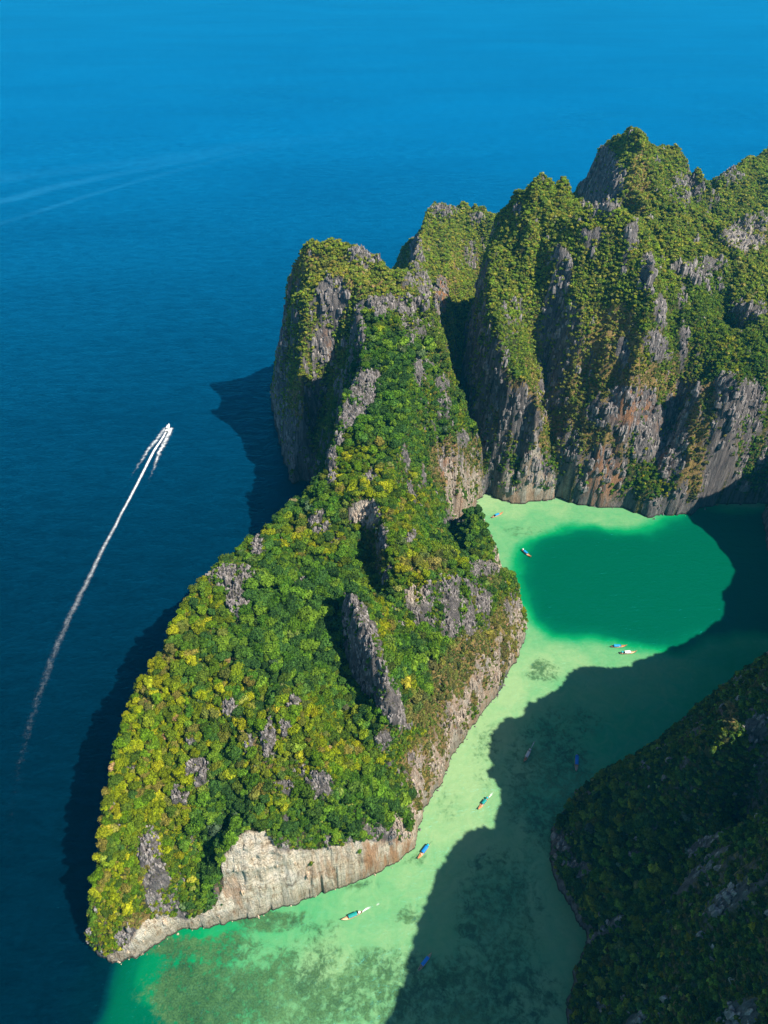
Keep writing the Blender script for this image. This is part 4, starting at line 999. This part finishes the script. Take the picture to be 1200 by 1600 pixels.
def longtail(stern, bow, label, canopy, shade=None, hull=WOOD, deck=WOOD, ribbon=RED, clen=4.6, cx=-.9, cargo=()):
    a = Vector(W(*stern, 0.5)); b = Vector(W(*bow, 0.9)); mid = (a + b) / 2; d = b - a
    L = 11.0
    e = bpy.data.objects.new('longtail_boat', None); COL.objects.link(e); e.location = (mid.x, mid.y, 0); e.rotation_euler = (0, 0, math.atan2(d.y, d.x))
    s = max(.8, min(1.25, math.hypot(d.x, d.y) / 11.6)); e.scale = (s, s, s)
    tag(e, label, 'longtail boat', 'longtail boats in the lagoon')
    V, F = loft(hull_sections()); make_mesh('hull', V, F, hull, e, smooth_=False)
    # pale gunwale strips
    m = MB()
    for sd in (-1, 1):
        for k in range(16):
            t0, t1 = -1 + k / 8, -1 + (k + 1) / 8
            m.tube((t0 * HL / 2, sd * beam(t0), sheer(t0) + .03), (t1 * HL / 2, sd * beam(t1), sheer(t1) + .03), .07, n=5)
    m.build('gunwale', PALEW, e)
    V = []; F = []
    for k in range(9):
        t = .42 + .52 * k / 8; V += [(t * HL / 2, -beam(t) * .93, sheer(t) - .06), (t * HL / 2, beam(t) * .93, sheer(t) - .06), (t * HL / 2, -beam(t) * .93, sheer(t) - .16), (t * HL / 2, beam(t) * .93, sheer(t) - .16)]
        if k: j = 4 * (k - 1); F += [[j, j + 4, j + 5, j + 1], [j + 2, j + 3, j + 7, j + 6], [j, j + 2, j + 6, j + 4], [j + 1, j + 5, j + 7, j + 3]]
    make_mesh('foredeck', V, F, deck, e)
    MB().box((-.6, 0, .26), (7.6, 1.35, .06)).build('floor', GREYB, e)
    for x in (-3.6, 1.55, 2.05): MB().box((x, 0, .52), (.3, 1.6, .06)).build('bench', PALEW, e)
    # the tall prow with its cloth
    V, F = loft([[(5.25, -.09, 1.3), (5.42, -.05, 1.5), (5.42, .05, 1.5), (5.25, .09, 1.3)], [(5.55, -.08, 1.9), (5.72, -.05, 1.95), (5.72, .05, 1.95), (5.55, .08, 1.9)], [(5.85, -.05, 2.5), (5.98, -.04, 2.55), (5.98, .04, 2.55), (5.85, .05, 2.5)]])
    pr = make_mesh('prow', V, F, PALEW, e)
    MB().tube((5.58, 0, 1.92), (5.74, 0, 2.2), .13, .11).build('ribbon', ribbon, pr)
    # canopy
    V = []; F = []; nx, ny = 7, 8; x0 = cx - clen / 2
    for i in range(nx):
        for j in range(ny + 1):
            v = -1 + 2 * j / ny; V.append((x0 + clen * i / (nx - 1), v * .98, 2.05 - .30 * v * v + .05 * math.sin(i * 1.9)))
    nb = len(V); V += [(x, y, z - .07) for x, y, z in V]
    q = ny + 1
    for i in range(nx - 1):
        for j in range(ny):
            f = [i * q + j, (i + 1) * q + j, (i + 1) * q + j + 1, i * q + j + 1]; F.append(f); F.append([nb + k for k in f[::-1]])
    for i in range(nx - 1):
        for j in (0, ny): F.append([i * q + j, nb + i * q + j, nb + (i + 1) * q + j, (i + 1) * q + j])
    for j in range(ny):
        for i in (0, nx - 1): F.append([i * q + j, i * q + j + 1, nb + i * q + j + 1, nb + i * q + j])
    make_mesh('canopy', V, F, canopy, e)
    for i in range(3):
        for sd in (-1, 1):
            x = x0 + .15 + (clen - .3) * i / 2; MB().tube((x, sd * .86, .55), (x, sd * .86, 1.78), .035, n=5).build('post', DARKW, e)
    # engine on its post with the long shaft
    MB().box((-4.75, 0, 1.05), (.75, .42, .42)).build('engine', METAL, e)
    MB().tube((-4.6, 0, .5), (-4.7, 0, .9), .06).build('engine_mount', METAL, e)
    MB().tube((-5.0, 0, 1.0), (-8.4, .25, -.05), .035, n=6).build('propeller_shaft', METAL, e)
    if shade:
        V = [(-4.0, 0, 2.28)]; F = []
        for r_, z_ in ((.42, 2.2), (.78, 2.0)):
            for k in range(12): an = k * math.pi / 6; V.append((-4.0 + r_ * math.cos(an), r_ * math.sin(an), z_))
        V.append((-4.0, 0, 2.05))
        for k in range(12):
            j = (k + 1) % 12; F += [[0, 1 + k, 1 + j], [1 + k, 13 + k, 13 + j, 1 + j], [13 + j, 13 + k, 25]]
        make_mesh('sunshade', V, F, shade, e)
        MB().tube((-4.0, 0, .5), (-4.0, 0, 2.1), .03, n=5).build('sunshade_pole', DARKW, e)
    for nm, x, y, dx, dy, dz, m_ in cargo:
        MB().box((x, y, .34 + dz / 2), (dx, dy, dz), rz=.2).build(nm, m_, e)
    return e

BLUE = paint('blue_tarpaulin', (0.0, 0.2, 0.62), .6, .2); SKYB = paint('light_blue_tarpaulin', (0.01, 0.27, 0.55), .6, .2); TEAL = paint('teal_tarpaulin', (0.0, 0.26, 0.24), .6, .2); CYAN = paint('turquoise_sunshade', (0.01, 0.42, 0.48), .6)
ORANGE = paint('orange_varnish', (0.55, 0.20, 0.07)); MINT = paint('mint_cushion', (0.35, 0.65, 0.5)); GREYC = paint('grey_canvas', (0.5, 0.52, 0.5)); DEEPB = paint('dark_blue_tarpaulin', (0.0, 0.14, 0.55), .6, .3)
longtail((767.5, 809), (786, 801), 'small longtail boat with blue canopy near the narrow beach corner of the lagoon', SKYB, None, WOOD, ORANGE, clen=4.0, cx=-.2)
longtail((814.5, 858), (830, 870.5), 'longtail boat with blue canopy and white stern shade alone on the green deep water', SKYB, WHITE, WOOD, ORANGE, clen=4.6, cx=-.6)
longtail((953.5, 1010.5), (979, 1009), 'longtail boat with blue canopy moored just behind the white-roofed one', SKYB, None, DARKW, ORANGE, RED, clen=5.2, cx=-1.0, cargo=[('cushion', 3.0, 0, .6, 1.1, .2, WHITE)])
longtail((967.5, 1021), (994.5, 1018.5), 'longtail boat with white canopy moored at the edge of the sandbank', WHITE, CYAN, DARKW, PALEW, RED, clen=4.2, cx=-.3)
longtail((829.5, 1169.5), (818, 1191.5), 'longtail boat with grey-white canopy and thin wake crossing the shaded water', GREYC, GREYC, DARKW, WOOD, clen=4.8, cx=-.4)
longtail((901.2, 1178.5), (900.3, 1206), 'longtail boat with long blue canopy lying in the shade by the dark hillside', DEEPB, DEEPB, GREYB, GREYB, clen=5.6, cx=-1.2)
longtail((763.5, 1245), (747, 1265), 'longtail boat with teal canopy and orange foredeck near the shadow edge', TEAL, CYAN, ORANGE, ORANGE, clen=3.8, cx=-.8, cargo=[('cushion', 2.2, .2, .7, .7, .2, RED)])
longtail((671.5, 1318), (652.5, 1342.5), 'longtail boat with blue canopy and round turquoise shade beside the headland cliff', BLUE, CYAN, WOOD, ORANGE, clen=4.6, cx=-1.0, cargo=[('cushion', 2.4, .25, .9, .6, .2, WHITE), ('cushion', 3.0, -.1, .8, .6, .2, MINT), ('cushion', 1.7, -.3, .5, .6, .2, WHITE)])
longtail((566.5, 1424.5), (533.5, 1438), 'longtail boat with teal canopy and white stern shade trailing a white wake', TEAL, WHITE, DARKW, PALEW, PALEW, clen=4.6, cx=-.4, cargo=[('cushion', 2.7, .1, .6, .9, .2, WHITE), ('luggage', 2.0, 0, .5, 1.1, .35, RED)])
longtail((653, 1517), (674, 1489.5), 'longtail boat with dark blue canopy and red prow ribbon in the shade near the bottom', BLUE, None, GREYB, GREYB, RED, clen=5.4, cx=.3)

# speedboat
sa = Vector(W(259.5, 679, .5)); sb = Vector(W(265.8, 659, .5)); sd_ = sb - sa
sp = bpy.data.objects.new('speedboat', None); COL.objects.link(sp); sp.location = ((sa.x + sb.x) / 2, (sa.y + sb.y) / 2, .2); sp.rotation_euler = (0, 0, math.atan2(sd_.y, sd_.x))
tag(sp, 'white speedboat racing over the open sea ahead of its long wake', 'speedboat')
S = []
for k in range(11):
    t = k / 10; x = -6.5 + 13 * t; w = 1.75 * (1 - max(0, t - .45) ** 2.2 * 3.6); w = max(w, .06); g = 1.15 + .55 * t * t; kz = -.4 + 1.3 * max(0, t - .6) ** 1.5 * 2
    S.append([(x, -w, g), (x, -w * .8, kz + .35), (x, 0, kz), (x, w * .8, kz + .35), (x, w, g), (x, w * .85, g - (.02 if t > .62 else .55)), (x, -w * .85, g - (.02 if t > .62 else .55))])
V, F = loft(S); make_mesh('hull', V, F, WHITE, sp)
MB().box((-.6, 0, 2.75), (6.2, 2.9, .14)).build('hardtop', WHITE, sp)
for x in (-3.4, -.6, 2.2):
    for y in (-1.25, 1.25): MB().tube((x, y, 1.0), (x, y, 2.7), .05, n=6).build('roof_post', METAL, sp)
DARKG = simple('tinted_glass', (0.02, 0.025, 0.03), .1); MB().box((2.6, 0, 1.9), (.08, 2.4, .9), ry=-.5).build('windscreen', DARKG, sp)
MB().box((4.1, 0, 1.60), (.9, 1.0, .12)).build('foredeck_mat', RED, sp)
for x in (-3.0, -1.6, -.2): MB().box((x, 0, 1.0), (.5, 2.5, .5)).build('seat_row', GREYC, sp)
for y in (-.9, 0, .9):
    V, F = loft([[(-6.5, y - .22, .5), (-6.5, y + .22, .5), (-6.5, y + .2, 1.7), (-6.5, y - .2, 1.7)], [(-7.1, y - .2, .4), (-7.1, y + .2, .4), (-7.15, y + .15, 1.6), (-7.15, y - .15, 1.6)]])
    make_mesh('outboard_motor', V, F, DARKG, sp)

# ------------------------------------------------------------------ foam and wakes
def foam_strip(name, path, ulim, du, ds_fn, fn, lift, label, cat_kind='stuff', smooth_path=True):
    P = np.array([W(a, b, 0)[:2] for a, b in path])
    if len(P) > 2:      # smooth curve through the points
        t = np.arange(len(P)); tt = np.linspace(0, len(P) - 1, 60 * len(P)); Q = np.empty((len(tt), 2))
        for k in range(2):
            m = np.gradient(P[:, k]); i = np.minimum(tt.astype(int), len(P) - 2); f = tt - i
            Q[:, k] = (2 * f ** 3 - 3 * f ** 2 + 1) * P[i, k] + (f ** 3 - 2 * f ** 2 + f) * m[i] + (-2 * f ** 3 + 3 * f ** 2) * P[i + 1, k] + (f ** 3 - f ** 2) * m[i + 1]
        P = Q
    sl = np.concatenate([[0], np.cumsum(np.hypot(*np.diff(P, axis=0).T))])
    S = [0.0]
    while S[-1] < sl[-1]: S.append(S[-1] + ds_fn(S[-1]))
    S = np.array(S[:-1]); cx = np.interp(S, sl, P[:, 0]); cy = np.interp(S, sl, P[:, 1]); tx = np.gradient(cx); ty = np.gradient(cy); tl = np.hypot(tx, ty); tx /= tl; ty /= tl
    U = np.arange(-ulim, ulim + .01, du); SS, UU = np.meshgrid(S, U, indexing='ij')
    X = cx[:, None] - ty[:, None] * UU; Y = cy[:, None] + tx[:, None] * UU
    foam = np.clip(fn(SS, UU, sl[-1]), 0, 1)
    Z = .04 + foam * lift(SS) * (.5 + .5 * fbm2(X / 1.6, Y / 1.6, 3, 333, ridged=True))
    n, m = len(U), len(S); idx = np.arange(n * m).reshape(m, n)
    q4 = np.stack([idx[:-1, :-1], idx[:-1, 1:], idx[1:, 1:], idx[1:, :-1]], -1).reshape(-1, 4)
    q4 = q4[(foam.ravel()[q4] > .01).any(1)]
    o = make_mesh(name, np.stack([X.ravel(), Y.ravel(), Z.ravel()], 1), q4, M_FOAM, attrs={'foam': foam.ravel()}, smooth_=True)
    tag(o, label, None, None, cat_kind); return o

def wake(S, U, L):
    nz = fbm2(S / 4.0, U / 3.0 + 50, 3, 71); wob = .5 * smooth(60, 260, S) * noise2(S / 14.0, U * 0 + 3.3, 72) * 2
    w0 = .85 + .5 * smooth(0, 50, S) + 2.6 * smooth(90, L * .8, S)
    c = np.exp(-((U + wob) / w0) ** 2) * (1.05 - .22 * smooth(20, 80, S) - .28 * smooth(70, 170, S) - .25 * smooth(150, 300, S) - .24 * smooth(260, L, S)) * (1 + .35 * nz)
    out = np.zeros(S.shape)
    for sgn, k in ((-1, .75), (1, .95)):
        u0 = sgn * (2.9 + .075 * S) + 1.4 * noise2(S / 5.0, S * 0 + sgn * 9.1, 73) * smooth(4, 30, S)
        out = np.maximum(out, k * np.exp(-np.abs((U - u0) / (2.5 - .9 * smooth(30, 80, S))) ** 1.6) * (.80 - .16 * smooth(20, 60, S) - .62 * smooth(45, 105, S)) * smooth(-1, 4, S) * (1 + .7 * nz))
    return np.clip(np.maximum(c, out), 0, 1)
foam_strip('wake', [(264, 667), (253, 686.5), (240, 706), (215, 755), (190, 802), (165, 850), (140, 900), (120, 942), (100, 985), (76, 1045), (57, 1098), (42, 1150), (30, 1200), (22, 1260), (15, 1330), (11, 1400)],
           13, .55, lambda s: .9 if s < 130 else 1.8, wake, lambda S: .9 * (1 - smooth(10, 70, S)) + .04, 'long white foam wake fading behind the speedboat')
def little(w, a, fall):
    return lambda S, U, L: np.exp(-(U / (w * (.5 + .5 * smooth(0, L * .5, S)))) ** 2) * a * (1 - fall * smooth(L * .1, L, S))
lf = lambda S: .05 + 0 * S
foam_strip('wake', [(566, 1425), (573, 1420), (580, 1417), (587, 1413)], 2.4, .2, lambda s: .3, little(.7, .95, .9), lf, 'short white wake behind the teal-roofed longtail boat')
foam_strip('wake', [(586, 1415.5), (595, 1410.5)], 1.6, .2, lambda s: .3, lambda S, U, L: np.exp(-(U / .6) ** 2) * np.sin(np.pi * np.clip(S / L, 0, 1)) * .62, lf, 'small patch of foam left behind the teal-roofed longtail boat')
foam_strip('wake', [(830, 1169), (835, 1159), (841, 1151)], 2.0, .2, lambda s: .3, little(.6, .7, .7), lf, 'thin wake behind the grey-roofed boat in the shade')
foam_strip('wake', [(764, 1246), (772, 1236)], 1.6, .2, lambda s: .3, little(.8, .8, .6), lf, 'faint foam behind the orange-decked longtail boat')
# breaking ripples where the far cape meets the sea
foam_strip('shore_foam', [(606, 434), (613, 430), (622, 431)], 8, .8, lambda s: .8, lambda S, U, L: np.exp(-(U / 3.0) ** 2) * .75, lf, 'white water at the foot of the far cape')

# lone rock needle off the far peak
bx, by, _ = W(635, 432, 0)
V = []; F = []; rr = random.Random(5)
for l, (zz, r0) in enumerate(((-3, 7.5), (6, 6.0), (16, 4.8), (27, 4.0), (36, 3.2), (41, 1.4))):
    for k in range(9):
        a = k * 6.283 / 9; q = r0 * (.8 + .4 * rr.random()); V.append((q * math.cos(a), q * math.sin(a), zz + rr.random() * 2))
for l in range(5):
    for k in range(9): F.append([l * 9 + k, l * 9 + (k + 1) % 9, (l + 1) * 9 + (k + 1) % 9, (l + 1) * 9 + k])
F.append([45 + k for k in range(9)])
o = make_mesh('rock_needle', V, F, M_CRAG); o.location = (W(634, 405, 30)[0], W(634, 405, 30)[1], 0); tag(o, 'slender rock needle standing off the left edge of the far peak', 'rock')

# ------------------------------------------------------------------ haze
bm = bmesh.new(); bmesh.ops.create_cube(bm, size=1.0)
hme = bpy.data.meshes.new('haze'); bm.to_mesh(hme); bm.free()
haze = bpy.data.objects.new('haze', hme); COL.objects.link(haze)
haze.scale = (62000, 50000, 426); haze.location = (0, 21500, 426 / 2 - 5.0)
hm = bpy.data.materials.new('haze'); hm.use_nodes = True
for n_ in list(hm.node_tree.nodes): hm.node_tree.nodes.remove(n_)
ho = hm.node_tree.nodes.new('ShaderNodeOutputMaterial'); hv = hm.node_tree.nodes.new('ShaderNodeVolumePrincipled')
hv.inputs['Color'].default_value = (0.03, 0.58, 1.0, 1); hv.inputs['Density'].default_value = 0.00006; hv.inputs['Anisotropy'].default_value = 0.1
hm.node_tree.links.new(hv.outputs[0], ho.inputs['Volume'])
hme.materials.append(hm)
tag(haze, 'thin blue sea haze over the island and the open water', None, None, 'stuff')
